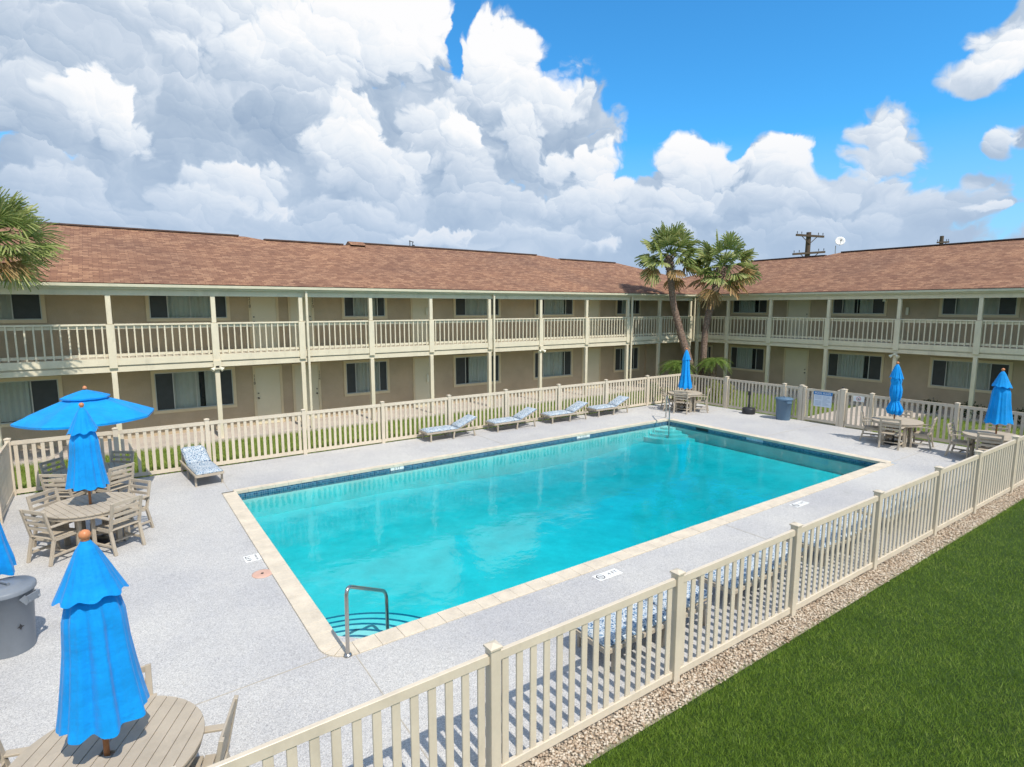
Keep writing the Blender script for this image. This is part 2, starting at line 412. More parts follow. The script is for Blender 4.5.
def field_group(name, blobs, combine='max', amp=.0):
    """node group: input Vector (az, el, 0) -> Value: highest of soft ellipses"""
    g = bpy.data.node_groups.new(name, 'ShaderNodeTree')
    g.interface.new_socket('Vector', in_out='INPUT', socket_type='NodeSocketVector')
    g.interface.new_socket('Value', in_out='OUTPUT', socket_type='NodeSocketFloat')
    gi = g.nodes.new('NodeGroupInput'); go = g.nodes.new('NodeGroupOutput')
    acc = None
    for (cx, cy, rx, ry, w) in blobs:
        a0, e0 = azel(cx, cy)
        k = math.cos(math.atan(math.hypot(cx-512, cy-383)/574.5))
        ra = rx/574.5*k**1.4; re = ry/574.5*k**1.4
        s = g.nodes.new('ShaderNodeVectorMath'); s.operation = 'SUBTRACT'; g.links.new(gi.outputs[0], s.inputs[0]); s.inputs[1].default_value = (a0, e0, 0)
        m_ = g.nodes.new('ShaderNodeVectorMath'); m_.operation = 'MULTIPLY'; g.links.new(s.outputs[0], m_.inputs[0]); m_.inputs[1].default_value = (1/ra, 1/re, 0)
        l = g.nodes.new('ShaderNodeVectorMath'); l.operation = 'LENGTH'; g.links.new(m_.outputs[0], l.inputs[0])
        v = mth(g, 'MULTIPLY_ADD', l.outputs['Value'], -w, w)      # w*(1-d)
        acc = v if acc is None else mth(g, 'SMOOTH_MAX', acc, v, .25)
    g.links.new(acc, go.inputs[0]); return g

DEN = [(40,90,130,130,1),(150,60,170,110,1),(200,150,190,130,1),(330,120,150,150,1),(300,30,150,70,1),(395,45,72,75,1),(440,150,120,105,1),
       (500,52,52,34,1),(500,100,55,50,.9),(545,160,90,75,1),(600,190,45,42,1),(560,215,90,35,1),(120,215,260,70,1),(350,215,260,70,1),(480,235,150,32,1),
       (695,158,34,26,1),(690,190,58,38,1),(660,200,30,40,.9),(775,162,34,28,1),(760,185,50,34,1),(840,200,66,28,.95),(875,128,32,26,.75),(864,158,24,28,.65),(895,150,24,22,.5),
       (890,222,140,30,.85),(720,225,120,34,1),(600,238,70,22,.9),(588,245,24,14,1),(1005,48,42,30,1),(985,72,30,18,.8),(1015,30,25,30,1),(998,142,14,20,.75),(985,192,22,20,.4),
       (985,212,44,14,.8),(583,98,12,13,.45),(965,185,14,12,.45),(1030,135,18,16,.6),(250,285,620,75,1),(860,262,300,42,.9)]
LUMPS = [(255,20,75,42,.70),(60,60,90,60,.42),(150,30,70,34,.5),(290,62,66,50,.86),(430,25,50,46,.92),(375,48,78,60,.98),(325,100,60,44,.62),(505,54,46,32,1.0),(482,88,44,36,.84),(545,100,36,32,.84),
 (355,115,32,28,.88),(180,68,30,28,.62),(30,120,60,60,.48),(200,105,40,44,.42),(440,138,46,34,.70),(96,105,40,34,.94),(133,142,36,30,.74),(460,132,24,17,1.0),(285,128,42,40,.24),(545,168,40,26,.84),(602,176,46,32,.94),
 (350,152,38,36,.78),(520,150,34,30,.66),(388,188,52,36,.66),(565,204,62,28,.70),(240,186,46,32,.76),(480,196,66,34,.52),(60,195,70,40,.46),(205,212,52,24,.62),(285,216,28,18,.82),(330,225,70,24,.5),(120,225,80,26,.42),
 (697,162,42,30,1.0),(690,198,56,28,.74),(782,164,36,27,1.0),(755,202,46,24,.56),(817,200,34,22,.74),(872,130,30,24,.72),(868,178,42,36,.60),(930,210,70,24,.48),(1005,50,42,30,.88),(985,75,28,16,.7),(987,213,36,11,1.0),
 (590,246,26,12,1.0),(440,240,50,12,.82),(540,240,60,14,.5),(998,142,18,20,.68),(583,98,12,13,.6),(640,232,60,18,.45),(800,232,90,16,.45)]
HOL = [(455,45,10,44,.8),(466,22,14,24,.8),(455,122,12,9,.4),(735,152,14,20,.5),(825,172,14,22,.45)]
gD = field_group('cloud density', DEN); gH = field_group('sky gaps', HOL)

def noise2(vec, scale, detail, rough, out=0):
    n = nt.nodes.new('ShaderNodeTexNoise'); n.noise_dimensions = '2D'; n.inputs['Scale'].default_value = scale
    n.inputs['Detail'].default_value = detail; n.inputs['Roughness'].default_value = rough; nt.links.new(vec, n.inputs['Vector']); return n.outputs[out]
def vmad(vec, mul, add, vec2=None):
    m_ = nt.nodes.new('ShaderNodeVectorMath'); m_.operation = 'MULTIPLY_ADD'; nt.links.new(vec, m_.inputs[0]); m_.inputs[1].default_value = mul
    if vec2 is not None: nt.links.new(vec2, m_.inputs[2])
    else: m_.inputs[2].default_value = add
    return m_.outputs[0]
CB = nt.nodes.new('ShaderNodeCombineXYZ'); nt.links.new(AZ, CB.inputs[0]); nt.links.new(EL, CB.inputs[1])
C0 = CB.outputs[0]
# slow warp shared by both lookups, so that the ellipses lose their shape
wA = noise2(C0, 9, 3, .55, 1)
CV0 = vmad(vmad(wA, (.07,.05,0), (-.035,-.025,0)), (1,1,1), None, C0)
# cumulus: heaps of round puffs at four sizes, each puff shaded as a ball lit from the upper right
fw_ = noise2(CV0, 42, 5, .62, 1)
CW0 = vmad(vmad(fw_, (.020,.018,0), (-.010,-.009,0)), (1,1,1), None, CV0)
gd = nt.nodes.new('ShaderNodeGroup'); gd.node_tree = gD; nt.links.new(CV0, gd.inputs[0])
bump_ = None; ball = None
for s_, wgt, sw in ((7.5, .30, .36), (17, .20, .28), (38, .115, .15), (85, .06, .06)):
    v = nt.nodes.new('ShaderNodeTexVoronoi'); v.voronoi_dimensions = '2D'; v.feature = 'F1'; v.inputs['Scale'].default_value = s_; v.inputs['Randomness'].default_value = 1
    cs = vmad(CW0, (1,1.25,1), (s_*.13, s_*.07, 0)); nt.links.new(cs, v.inputs['Vector'])
    d2 = mth(nt, 'MULTIPLY', v.outputs['Distance'], v.outputs['Distance'])
    t = mth(nt, 'MULTIPLY_ADD', d2, -wgt*2.0, wgt*.55)
    bump_ = t if bump_ is None else mth(nt, 'ADD', bump_, t)
    of = nt.nodes.new('ShaderNodeVectorMath'); of.operation = 'SUBTRACT'; nt.links.new(cs, of.inputs[0]); nt.links.new(v.outputs['Position'], of.inputs[1])
    dt = nt.nodes.new('ShaderNodeVectorMath'); dt.operation = 'DOT_PRODUCT'; nt.links.new(of.outputs[0], dt.inputs[0]); dt.inputs[1].default_value = (-.42*s_*sw, .90*s_*sw, 0)
    ball = dt.outputs['Value'] if ball is None else mth(nt, 'ADD', ball, dt.outputs['Value'])
fib = mth(nt, 'MULTIPLY_ADD', noise2(CV0, 26, 8, .66), .30, -.15)
soft = noise2(CV0, 5.5, 5, .6)
Dn = mth(nt, 'ADD', mth(nt, 'ADD', gd.outputs[0], bump_), fib)
gh = nt.nodes.new('ShaderNodeGroup'); gh.node_tree = gH; nt.links.new(CW0, gh.inputs[0])
Dn = mth(nt, 'SUBTRACT', Dn, mth(nt, 'MULTIPLY', mth(nt, 'MAXIMUM', gh.outputs[0], 0), 1.0))
cov = nt.nodes.new('ShaderNodeMapRange'); cov.interpolation_type = 'SMOOTHSTEP'; nt.links.new(Dn, cov.inputs[0]); cov.inputs[1].default_value = -.08; cov.inputs[2].default_value = .22
tone = mth(nt, 'ADD', .27, mth(nt, 'MULTIPLY', ball, .22))
tone = mth(nt, 'ADD', tone, mth(nt, 'MULTIPLY_ADD', soft, 1.3, -.68))
edge = mth(nt, 'MULTIPLY_ADD', bump_, 1.5, mth(nt, 'MULTIPLY', fib, 1.2))
def smap(v, lo, hi):
    m_ = nt.nodes.new('ShaderNodeMapRange'); m_.interpolation_type = 'SMOOTHSTEP'; nt.links.new(v, m_.inputs[0]); m_.inputs[1].default_value = lo; m_.inputs[2].default_value = hi
    return m_.outputs[0]
for (cx, cy, rx, ry, bb) in LUMPS:      # painted from the far heaps to the near ones: lit crown, grey foot
    a0, e0 = azel(cx, cy); k_ = math.cos(math.atan(math.hypot(cx-512, cy-383)/574.5))**1.4
    o_ = vmad(CW0, (574.5/(rx*k_), 574.5/(ry*k_), 0), (-a0*574.5/(rx*k_), -e0*574.5/(ry*k_), 0))
    l_ = nt.nodes.new('ShaderNodeVectorMath'); l_.operation = 'LENGTH'; nt.links.new(o_, l_.inputs[0])
    dd_ = nt.nodes.new('ShaderNodeVectorMath'); dd_.operation = 'DOT_PRODUCT'; nt.links.new(o_, dd_.inputs[0]); dd_.inputs[1].default_value = (-.35,.94,0)
    up_ = dd_.outputs['Value']
    m0 = smap(mth(nt, 'ADD', mth(nt, 'SUBTRACT', 1.0, l_.outputs['Value']), edge), -.04, .24)
    m0 = mth(nt, 'MULTIPLY', m0, smap(up_, -1.0, -.05))
    sh = mth(nt, 'ADD', mth(nt, 'MULTIPLY_ADD', up_, .24, bb*.95-.08), mth(nt, 'MULTIPLY', ball, .42))
    tone = mth(nt, 'MULTIPLY_ADD', m0, mth(nt, 'SUBTRACT', sh, tone), tone)
tone = mth(nt, 'ADD', tone, mth(nt, 'MULTIPLY', fib, .10))
ccol = ramp(nt, tone, [(0, (.33,.44,.60)), (.28, (.47,.575,.715)), (.50, (.63,.715,.83)), (.72, (.83,.885,.95)), (.92, (.99,.99,1.0))])
# blue of the air
skyc = nt.nodes.new('ShaderNodeVectorMath'); skyc.operation = 'MULTIPLY'; nt.links.new(sky.outputs[0], skyc.inputs[0]); skyc.inputs[1].default_value = (.052,.165,.225)
mixn = mixc(nt, cov.outputs[0], skyc.outputs[0], ccol)
hz = nt.nodes.new('ShaderNodeMapRange'); nt.links.new(EL, hz.inputs[0]); hz.inputs[1].default_value = .0; hz.inputs[2].default_value = .26; hz.inputs[3].default_value = .8; hz.inputs[4].default_value = 0
fin = mixc(nt, hz.outputs[0], mixn, (.46,.60,.80))
nt.links.new(fin, bg.inputs[0]); bg.inputs[1].default_value = 1.0
# the rest of the sky, behind and above: the same air with softer, simpler clouds
farc = noise(nt, C0, 2.2, 3, .6)
bg2 = nt.nodes.new('ShaderNodeBackground')
nt.links.new(mixc(nt, ramp(nt, farc, [(.40, 0), (.56, 1)]), skyc.outputs[0], (.74,.76,.78)), bg2.inputs[0])
def band(v, c, h0, h1):
    m_ = nt.nodes.new('ShaderNodeMapRange'); nt.links.new(mth(nt, 'ABSOLUTE', mth(nt, 'SUBTRACT', v, c)), m_.inputs[0]); m_.inputs[1].default_value = h0; m_.inputs[2].default_value = h1
    m_.inputs[3].default_value = 1; m_.inputs[4].default_value = 0; return m_.outputs[0]
fac_ = mth(nt, 'MULTIPLY', band(AZ, .9599, 1.0, 1.12), band(EL, .25, .40, .5))
wm = nt.nodes.new('ShaderNodeMixShader'); nt.links.new(fac_, wm.inputs[0]); nt.links.new(bg2.outputs[0], wm.inputs[1]); nt.links.new(bg.outputs[0], wm.inputs[2])
nt.links.new(wm.outputs[0], nt.nodes['World Output'].inputs[0])
W.cycles.sampling_method = 'MANUAL'; W.cycles.sample_map_resolution = 256

cy_ = SC.cycles; SC.render.engine = 'CYCLES'; cy_.max_bounces = 7; cy_.diffuse_bounces = 3; cy_.glossy_bounces = 3; cy_.transparent_max_bounces = 12; cy_.caustics_reflective = False; cy_.caustics_refractive = False; cy_.use_adaptive_sampling = True; cy_.adaptive_threshold = .025; cy_.use_denoising = True
SC.view_settings.view_transform = 'Standard'; SC.view_settings.look = 'None'; SC.view_settings.exposure = 0; SC.view_settings.gamma = 1

# ------------------------------------------------------------------ ground, pool, deck
PX0, PX1, PY0, PY1 = 2.11, 17.12, 6.72, 14.16      # inner edge of the coping
CW = .27
DX0, DX1, DY0, DY1 = -9.0, 21.14, 3.93, 16.72
WZ = -.13
def st(name, mb, m, **kw):
    o = mb.build(name, m, None, (0,0,0), **kw); o['kind'] = 'structure'; return o
def ring_faces(mb, ox0, ox1, oy0, oy1, ix0, ix1, iy0, iy1, z):
    o = [(ox0,oy0,z),(ox1,oy0,z),(ox1,oy1,z),(ox0,oy1,z)]; i = [(ix0,iy0,z),(ix1,iy0,z),(ix1,iy1,z),(ix0,iy1,z)]
    mb.add(o+i, [(0,1,5,4),(1,2,6,5),(2,3,7,6),(3,0,4,7)])
# ground sheet with a hole where the pool lies
mb = MB(); ring_faces(mb, -700, 700, -700, 700, -1, 19, 5, 15.5, -.06); st('ground', mb, M['turf_far'])
mb = MB(); ring_faces(mb, DX0, DX1, DY0, DY1, PX0-CW, PX1+CW, PY0-CW, PY1+.154, 0)
mb.add([(DX0,DY0,0),(DX1,DY0,0),(DX1,DY0,-.1),(DX0,DY0,-.1),(DX0,DY1,0),(DX1,DY1,0),(DX1,DY1,-.1),(DX0,DY1,-.1)], [(0,3,2,1),(4,5,6,7)])
st('pool_deck', mb, M['deck'])
# deck joints
mb = MB()
for a, b_ in (((2.02,14.33),(2.02,16.7)),((2.18,6.46),(2.16,3.88)),((-6.0,6.33),(1.93,6.62)),((9.6,3.9),(9.6,6.46)),((17.4,6.6),(21.1,6.6)),((9.8,14.33),(9.8,16.7)),((17.4,14.3),(21.1,14.3)),((17.4,10.4),(21.1,10.4))):
    mb.beam((a[0],a[1],.0025), (b_[0],b_[1],.0025), .012, .003)
st('deck_joint', mb, M['joint'])
# coping of separate stones
mb = MB()
def stones(horizontal, a0, a1, b0, b1, L=.30):
    n = max(1, round((a1-a0)/L)); w = (a1-a0)/n
    for k in range(n):
        s, e = a0+k*w+.0015, a0+(k+1)*w-.0015; dz = random.uniform(-.0015,.0015)
        if horizontal: mb.box(s, e, b0, b1, -.06, .016+dz)
        else: mb.box(b0, b1, s, e, -.06, .016+dz)
c_ = CW - .004
stones(True, PX0+.12, PX1-.1, PY0-c_, PY0+.02); stones(True, PX0-.02, PX1+.02, PY1-.02, PY1+.15)
stones(False, PY0+.12, PY1-.02, PX0-c_, PX0+.02); stones(False, PY0-.1, PY1-.02, PX1-.02, PX1+c_)
# rounded outer corner at the near steps and the right corner
for cx, cy, a0 in ((PX0+.12, PY0+.12, math.pi),):
    n = 4
    for k in range(n):
        t0 = a0+k*math.pi/2/n+.012; t1 = a0+(k+1)*math.pi/2/n-.012; ri, ro = .10, .12+c_
        mb.prism([(cx+ri*math.cos(t0),cy+ri*math.sin(t0)),(cx+ro*math.cos(t0),cy+ro*math.sin(t0)),(cx+ro*math.cos((t0+t1)/2),cy+ro*math.sin((t0+t1)/2)),(cx+ro*math.cos(t1),cy+ro*math.sin(t1)),(cx+ri*math.cos(t1),cy+ri*math.sin(t1))], -.06, .016)
mb.box(PX1-.1, PX1+.02, PY0-c_, PY0-.1, -.06, .016)
st('pool_coping', mb, M['coping'], bevel=.005, seg=2)
mb = MB(); mb.add([(PX0-CW-.01,PY0-CW-.01,-.003),(PX0+.3,PY0-CW-.01,-.003),(PX0+.3,PY0+.0,-.003),(PX0,PY0+.3,-.003),(PX0-CW-.01,PY0+.3,-.003)], [(0,1,2,3,4)]); st('coping_bed', mb, M['deck'])
mb = MB()
for (x0,x1,y0,y1) in ((PX0-CW,PX1+CW,PY0-CW,PY0),(PX0-CW,PX1+CW,PY1,PY1+CW)): mb.add([(x0,y0,-.055),(x1,y0,-.055),(x1,y1,-.055),(x0,y1,-.055)], [(0,1,2,3)])
for (x0,x1,y0,y1) in ((PX0-CW,PX0,PY0,PY1),(PX1,PX1+CW,PY0,PY1)): mb.add([(x0,y0,-.055),(x1,y0,-.055),(x1,y1,-.055),(x0,y1,-.055)], [(0,1,2,3)])
st('coping_mortar', mb, M['coping'])
# basin: sloping floor, walls, steps
ZS, ZD = -.72, -.92
fz = lambda x: ZS + (ZD-ZS)*min(1, max(0, (x-6)/4)) if x < 13 else ZD + (-.60-ZD)*min(1, (x-13)/4)
mb = MB(); xs = [PX0, 6, 8, 10, 13, 15, PX1]
for a, b_ in zip(xs, xs[1:]):
    mb.add([(a,PY0,fz(a)),(b_,PY0,fz(b_)),(b_,PY1,fz(b_)),(a,PY1,fz(a))], [(0,1,2,3)], True)
    mb.add([(a,PY0,fz(a)),(b_,PY0,fz(b_)),(b_,PY0,-.23),(a,PY0,-.23)], [(0,1,2,3)]); mb.add([(a,PY1,fz(a)),(b_,PY1,fz(b_)),(b_,PY1,-.23),(a,PY1,-.23)], [(3,2,1,0)])
mb.add([(PX0,PY0,ZS),(PX0,PY1,ZS),(PX0,PY1,-.23),(PX0,PY0,-.23)], [(0,1,2,3)]); mb.add([(PX1,PY0,ZS),(PX1,PY1,ZS),(PX1,PY1,-.23),(PX1,PY0,-.23)], [(0,1,2,3)])
st('pool_basin', mb, M['plaster'])
mb = MB(); 
for y, s in ((PY0,1),(PY1,-1)): mb.add([(PX0,y,-.232),(PX1,y,-.232),(PX1,y,-.05),(PX0,y,-.05)], [(0,1,2,3)])
st('waterline_tile', mb, M['tile_x'])
mb = MB()
for x in (PX0,PX1): mb.add([(x,PY0,-.232),(x,PY1,-.232),(x,PY1,-.05),(x,PY0,-.05)], [(0,1,2,3)])
st('waterline_tile_short_side', mb, M['tile_y'])
def fan(mb, cx, cy, a0, r0, r, z0, z1, n=28):
    poly = [(cx, cy)] if r0 == 0 else [(cx+r0*math.cos(a0+math.pi/2*k/n), cy+r0*math.sin(a0+math.pi/2*k/n)) for k in range(n, -1, -1)]
    poly += [(cx+r*math.cos(a0+math.pi/2*k/n), cy+r*math.sin(a0+math.pi/2*k/n)) for k in range(n+1)]
    mb.prism(poly, z0, z1)
mb = MB(); sb_ = MB()
for k, (r, z) in enumerate(((1.80,-.56),(1.50,-.48),(1.22,-.40),(.93,-.32),(.64,-.24))):
    fan(mb, PX0+.001, PY0+.001, 0, 0, r, -1.3, z); fan(sb_, PX0+.003, PY0+.003, 0, r-.038, r+.004, z-.02, z+.004)
for k, (r, z) in enumerate(((1.3,-.50),(1.0,-.41),(.7,-.32),(.42,-.24))):
    fan(mb, PX1-.001, PY1-.001, math.pi, 0, r, -1.3, z)
st('pool_steps', mb, M['plaster']); st('step_edge_tile', sb_, M['stripe'])
mb = MB(); mb.box(PX0-.004, PX1+.004, PY0-.004, PY1+.004, -2.0, WZ); 
st('pool_water', mb, M['water'])

# walks and lawns beyond the fence
mb = MB(); mb.box(-30, 26.6, 20.02, 21.8, -.2, .05); mb.box(26.3, 28.1, -12, 20.02, -.2, .05); mb.box(21.3, 26.3, 8.9, 11.3, -.2, .045)
st('sidewalk', mb, M['walk'])
mb = MB(); mb.add([(-40,-30,-.02),(40,-30,-.02),(40,3.60,-.02),(-40,3.60,-.02)], [(0,1,2,3)]); st('near_lawn', mb, M['turf'])
mb = MB(); mb.add([(-20,3.575,-.012),(22,3.575,-.012),(22,3.928,-.012),(-20,3.928,-.012)], [(0,1,2,3)]); st('gravel_bed', mb, M['soil'])

def blades(name, n, sampler, hmin, hmax, w, m, label):
    x, y = sampler(n); n = len(x)
    th = rng.uniform(0, 2*np.pi, n); h = rng.uniform(hmin, hmax, n)
    ln = rng.normal(0, .55, (n,2))*h[:,None]
    ww = w*rng.uniform(.6, 1.3, n)
    dx = np.cos(th)*ww; dy = np.sin(th)*ww; z0 = np.full(n, -.035)
    v = np.stack([np.stack([x-dx,y-dy,z0],1), np.stack([x+dx,y+dy,z0],1), np.stack([x+ln[:,0],y+ln[:,1],z0+h],1)],1).reshape(-1,3)
    f = np.arange(n*3).reshape(-1,3)
    o = np_mesh(name, v, f, m); return tag(o, label, 'grass', None, 'stuff')
def near_s(n):
    # denser near the camera
    x = rng.uniform(2.4, 17.5, n*3); y = rng.uniform(-.2, 3.60, n*3)
    u = rng.random(n*3); d = np.hypot(x, y)
    y = np.where((y > 3.5) & (rng.random(n*3) < .5), y-.1*rng.random(n*3), y)
    keep = ((u < np.clip(4.6/d, 0, 1)**1.6) | ((y > 3.50) & (u < .55))) & (y < .98*x+.6)
    # only what the lens (and a step aside) can see
    return x[keep][:n], y[keep][:n]
blades('near_grass', 330000, near_s, .035, .070, .0031, M['blade'], 'dense dark green mown lawn in front of the near fence')
def far_s(n):
    x = rng.uniform(-4, 26.2, n); y = rng.uniform(16.8, 20.0, n)
    x2 = rng.uniform(21.2, 26.2, n//2); y2 = rng.uniform(2, 17, n//2); k = ~((y2 > 8.9) & (y2 < 11.3))
    return np.concatenate([x, x2[k]]), np.concatenate([y, y2[k]])
blades('far_grass', 60000, far_s, .05, .10, .009, M['blade_far'], 'light green grass strip between far fence and walkway')

# gravel
ico = bmesh.new(); bmesh.ops.create_icosphere(ico, subdivisions=1, radius=1)
iv = np.array([v.co[:] for v in ico.verts]); if_ = np.array([[v.index for v in f.verts] for f in ico.faces]); ico.free()
def pebbles(n, x0, x1, y0, y1):
    x = x0 + (x1-x0)*rng.random(n)**1.25; y = rng.uniform(y0, y1, n) + .03*np.sin(x*9)*(rng.random(n))
    s = rng.uniform(.008, .019, n); sc = np.stack([s*rng.uniform(.8,1.5,n), s*rng.uniform(.7,1.2,n), s*rng.uniform(.5,.85,n)], 1)
    th = rng.uniform(0, np.pi, n); z = rng.uniform(-.012, .016, n)
    P = iv[None]*sc[:,None,:]*rng.uniform(.82,1.15,(n,len(iv),1))
    c, s_ = np.cos(th)[:,None], np.sin(th)[:,None]
    X = P[...,0]*c-P[...,1]*s_ + x[:,None]; Y = P[...,0]*s_+P[...,1]*c + y[:,None]; Z = P[...,2]+z[:,None]
    v = np.stack([X,Y,Z],-1).reshape(-1,3); f = (if_[None]+(np.arange(n)*len(iv))[:,None,None]).reshape(-1,3)
    return v, f
v_, f_ = pebbles(16000, .5, 21, 3.585, 3.925)
tag(np_mesh('gravel', v_, f_, M['pebble'], smooth=False), 'pale tan river pebbles in a strip under the near fence', 'gravel', None, 'stuff')

# ------------------------------------------------------------------ fences
def fence_post(root, x, y, h=1.325, w=.102, cap=True, bev=.004, name='post'):
    mb = MB(); mb.box(x-w/2, x+w/2, y-w/2, y+w/2, -.06, h-.03)
    p = mb.build(name, M['vinyl'], root, bevel=bev)
    mb = MB(); c = w/2+.012; mb.box(x-c, x+c, y-c, y+c, h-.03, h-.012)
    mb.add([(x-c,y-c,h-.012),(x+c,y-c,h-.012),(x+c,y+c,h-.012),(x-c,y+c,h-.012),(x,y,h+.012)], [(0,1,4),(1,2,4),(2,3,4),(3,0,4)])
    mb.build('post_cap', M['vinyl'], p)
    return p
def fence_panel(root, ax, fixed, a0, a1, name='panel', zb=.10, zt=1.25, w=.102, pitch=.156, bev=.004):
    """ax 0: runs along x at y=fixed, ax 1: runs along y at x=fixed"""
    mb = MB(); a0 += w/2-.004; a1 -= w/2-.004
    def bx(s, e, hw, z0, z1, off=0):
        if ax == 0: mb.box(s, e, fixed-hw+off, fixed+hw+off, z0, z1)
        else: mb.box(fixed-hw+off, fixed+hw+off, s, e, z0, z1)
    bx(a0, a1, .022, zt-.09, zt); bx(a0, a1, .022, zb-.06, zb+.03)
    n = max(1, round((a1-a0)/pitch)); p = (a1-a0)/n
    for k in range(n):
        c = a0+(k+.5)*p; bx(c-.036, c+.036, .011, zb+.025, zt-.085)
    return mb.build(name, M['vinyl'], root, bevel=bev)
FN = 3.9
nx = [-9.8,-7.3,-4.85,-2.37,.08,2.53,4.98,7.43,9.88,12.31,14.35,16.71,19.0,21.14]
root = empty('pool_fence', (5, FN, 0), 0, 'tan vinyl picket fence beside the gravel strip and dark green lawn', 'fence', 'runs of tan picket fence round the pool deck')
for x in nx: fence_post(root, x, FN)
for a, b_ in zip(nx, nx[1:]): fence_panel(root, 0, FN, a, b_)
FF = 16.72
fx = [-2.03,-.05,1.93,4.40,6.79,9.14,11.43,13.88,16.35,18.80,21.14]
root = empty('pool_fence', (8, FF, 0), 0, 'sunlit tan picket fence behind the row of far loungers, parallel to the long balcony wing', 'fence', 'runs of tan picket fence round the pool deck')
for x in fx: fence_post(root, x, FF, bev=0)
for a, b_ in zip(fx, fx[1:]): fence_panel(root, 0, FF, a, b_, bev=0)
FR = 21.14
root = empty('pool_fence', (FR, 8, 0), 0, 'shaded tan picket fence running past the trash can and the gate towards the right wing', 'fence', 'runs of tan picket fence round the pool deck')
ry = [14.44, 11.91, 11.23]
for y in ry: fence_post(root, FR, y, bev=0, w=.13 if y in (14.44, 11.23) else .102, h=1.34 if y != 11.91 else 1.325)
for a, b_ in ((14.44,16.72),(11.91,14.44),(11.23,11.91)): fence_panel(root, 1, FR, a, b_, bev=0)
for y in (9.72, 8.80, 6.39): fence_post(root, FR, y, bev=0, w=.16 if y == 9.72 else .102, h=1.36 if y == 9.72 else 1.325)
for a, b_ in ((8.80,9.72),(6.39,8.80),(3.9,6.39)): fence_panel(root, 1, FR, a, b_, bev=0)
root = empty('pool_fence', (-2.03, 10, 0), 0, 'tan picket fence at the left edge, running back from the grey bin', 'fence', 'runs of tan picket fence round the pool deck')
ly = [5.5,7.9,10.2,12.4,14.6]
for y in ly: fence_post(root, -2.03, y, bev=0)
for a, b_ in zip(ly+[ ], ly[1:]+[16.72]): fence_panel(root, 1, -2.03, a, b_, bev=0)
# gate
gt = empty('fence_gate', (FR, 10.45, 0), 0, 'tan picket gate in the right-hand fence, carrying the blue headed rules sign', 'gate')
for y in (11.10, 9.86): fence_post(gt, FR-.02, y, h=1.30, w=.09, bev=0, name='stile')
fence_panel(gt, 1, FR-.02, 9.86, 11.10, 'panel', .12, 1.24, .09, .16, 0)
mb = MB(); mb.lathe([(.03,0),(.035,.02),(.03,.09),(.012,.12)], (FR+.06, 9.80, 1.30), 10); mb.build('latch', M['black'], gt)

def text_mesh(s, size, align='CENTER'):
    cu = bpy.data.curves.new('lettering', 'FONT'); cu.body = s; cu.size = size; cu.align_x = align; cu.align_y = 'CENTER'; cu.extrude = 0; cu.space_line = .85
    o = bpy.data.objects.new('tmp', cu); COL.objects.link(o)
    dg = bpy.context.evaluated_depsgraph_get(); dg.update()
    me = bpy.data.meshes.new_from_object(o.evaluated_get(dg))
    vs = [v.co.copy() for v in me.vertices]; fs = [tuple(p.vertices) for p in me.polygons]
    bpy.data.objects.remove(o); bpy.data.meshes.remove(me); bpy.data.curves.remove(cu)
    return vs, fs
def put_text(s, size, origin, xdir, ydir, m, name, parent, off=.0):
    vs, fs = text_mesh(s, size); xd, yd = Vector(xdir), Vector(ydir); o = Vector(origin)
    mb = MB(); mb.add([o+xd*v.x+yd*v.y for v in vs], fs)
    return mb.build(name, m, parent)
# signs (face -x: reading direction is -y)
X_ = FR-.05
s1 = empty('rules_sign', (X_, 10.42, .95), 0, 'pale rectangular pool rules sign with blue header hung on the gate', 'sign')
def sbox(y0, y1, z0, z1, x, t=.004):
    mb = MB(); mb.box(x-t, x, y0, y1, z0, z1); return mb
sbox(10.10, 10.74, .62, 1.14, X_, .006).build('board', M['sign_pale'], s1)
sbox(10.08, 10.76, 1.05, 1.17, X_-.008, .004).build('header', M['sign_blue'], s1)
put_text('POOL RULES', .10, (X_-.0145, 10.42, 1.11), (0,-1,0), (0,0,1), M['white'], 'lettering', s1)
mb = MB()
for k in range(8):
    z = 1.0-k*.045; r = random.uniform(.0,.14)
    mb.box(X_-.009, X_-.0065, 10.46, 10.70, z-.009, z+.009) if k != 3 else None
    mb.box(X_-.009, X_-.0065, 10.14+r, 10.42, z-.009, z+.009)
mb.build('small_print', M['sign_grey'], s1)
s2 = empty('warning_sign', (X_, 9.2, 1.0), 0, 'small white sign with a crossed out pictogram on the fence right of the gate', 'sign')
sbox(9.02, 9.38, .98, 1.17, X_, .006).build('board', M['white'], s2)
mb = MB(); n = 28
for k in range(n):
    a, b_ = 2*math.pi*k/n, 2*math.pi*(k+1)/n
    mb.add([(X_-.008, 9.2+r*math.cos(t), 1.075+r*math.sin(t)) for r, t in ((.075,a),(.060,a),(.060,b_),(.075,b_))], [(0,1,2,3)])
mb.beam((X_-.009, 9.2-.048, 1.075+.048), (X_-.009, 9.2+.048, 1.075-.048), .012, .002)
mb.build('ring', M['red'], s2)
mb = MB(); mb.beam((X_-.0085, 9.2-.04, 1.06), (X_-.0085, 9.2+.03, 1.085), .002, .018); mb.beam((X_-.0085, 9.2+.0, 1.04), (X_-.0085, 9.2+.03, 1.085), .002, .014)
mb.build('pictogram', M['black'], s2)

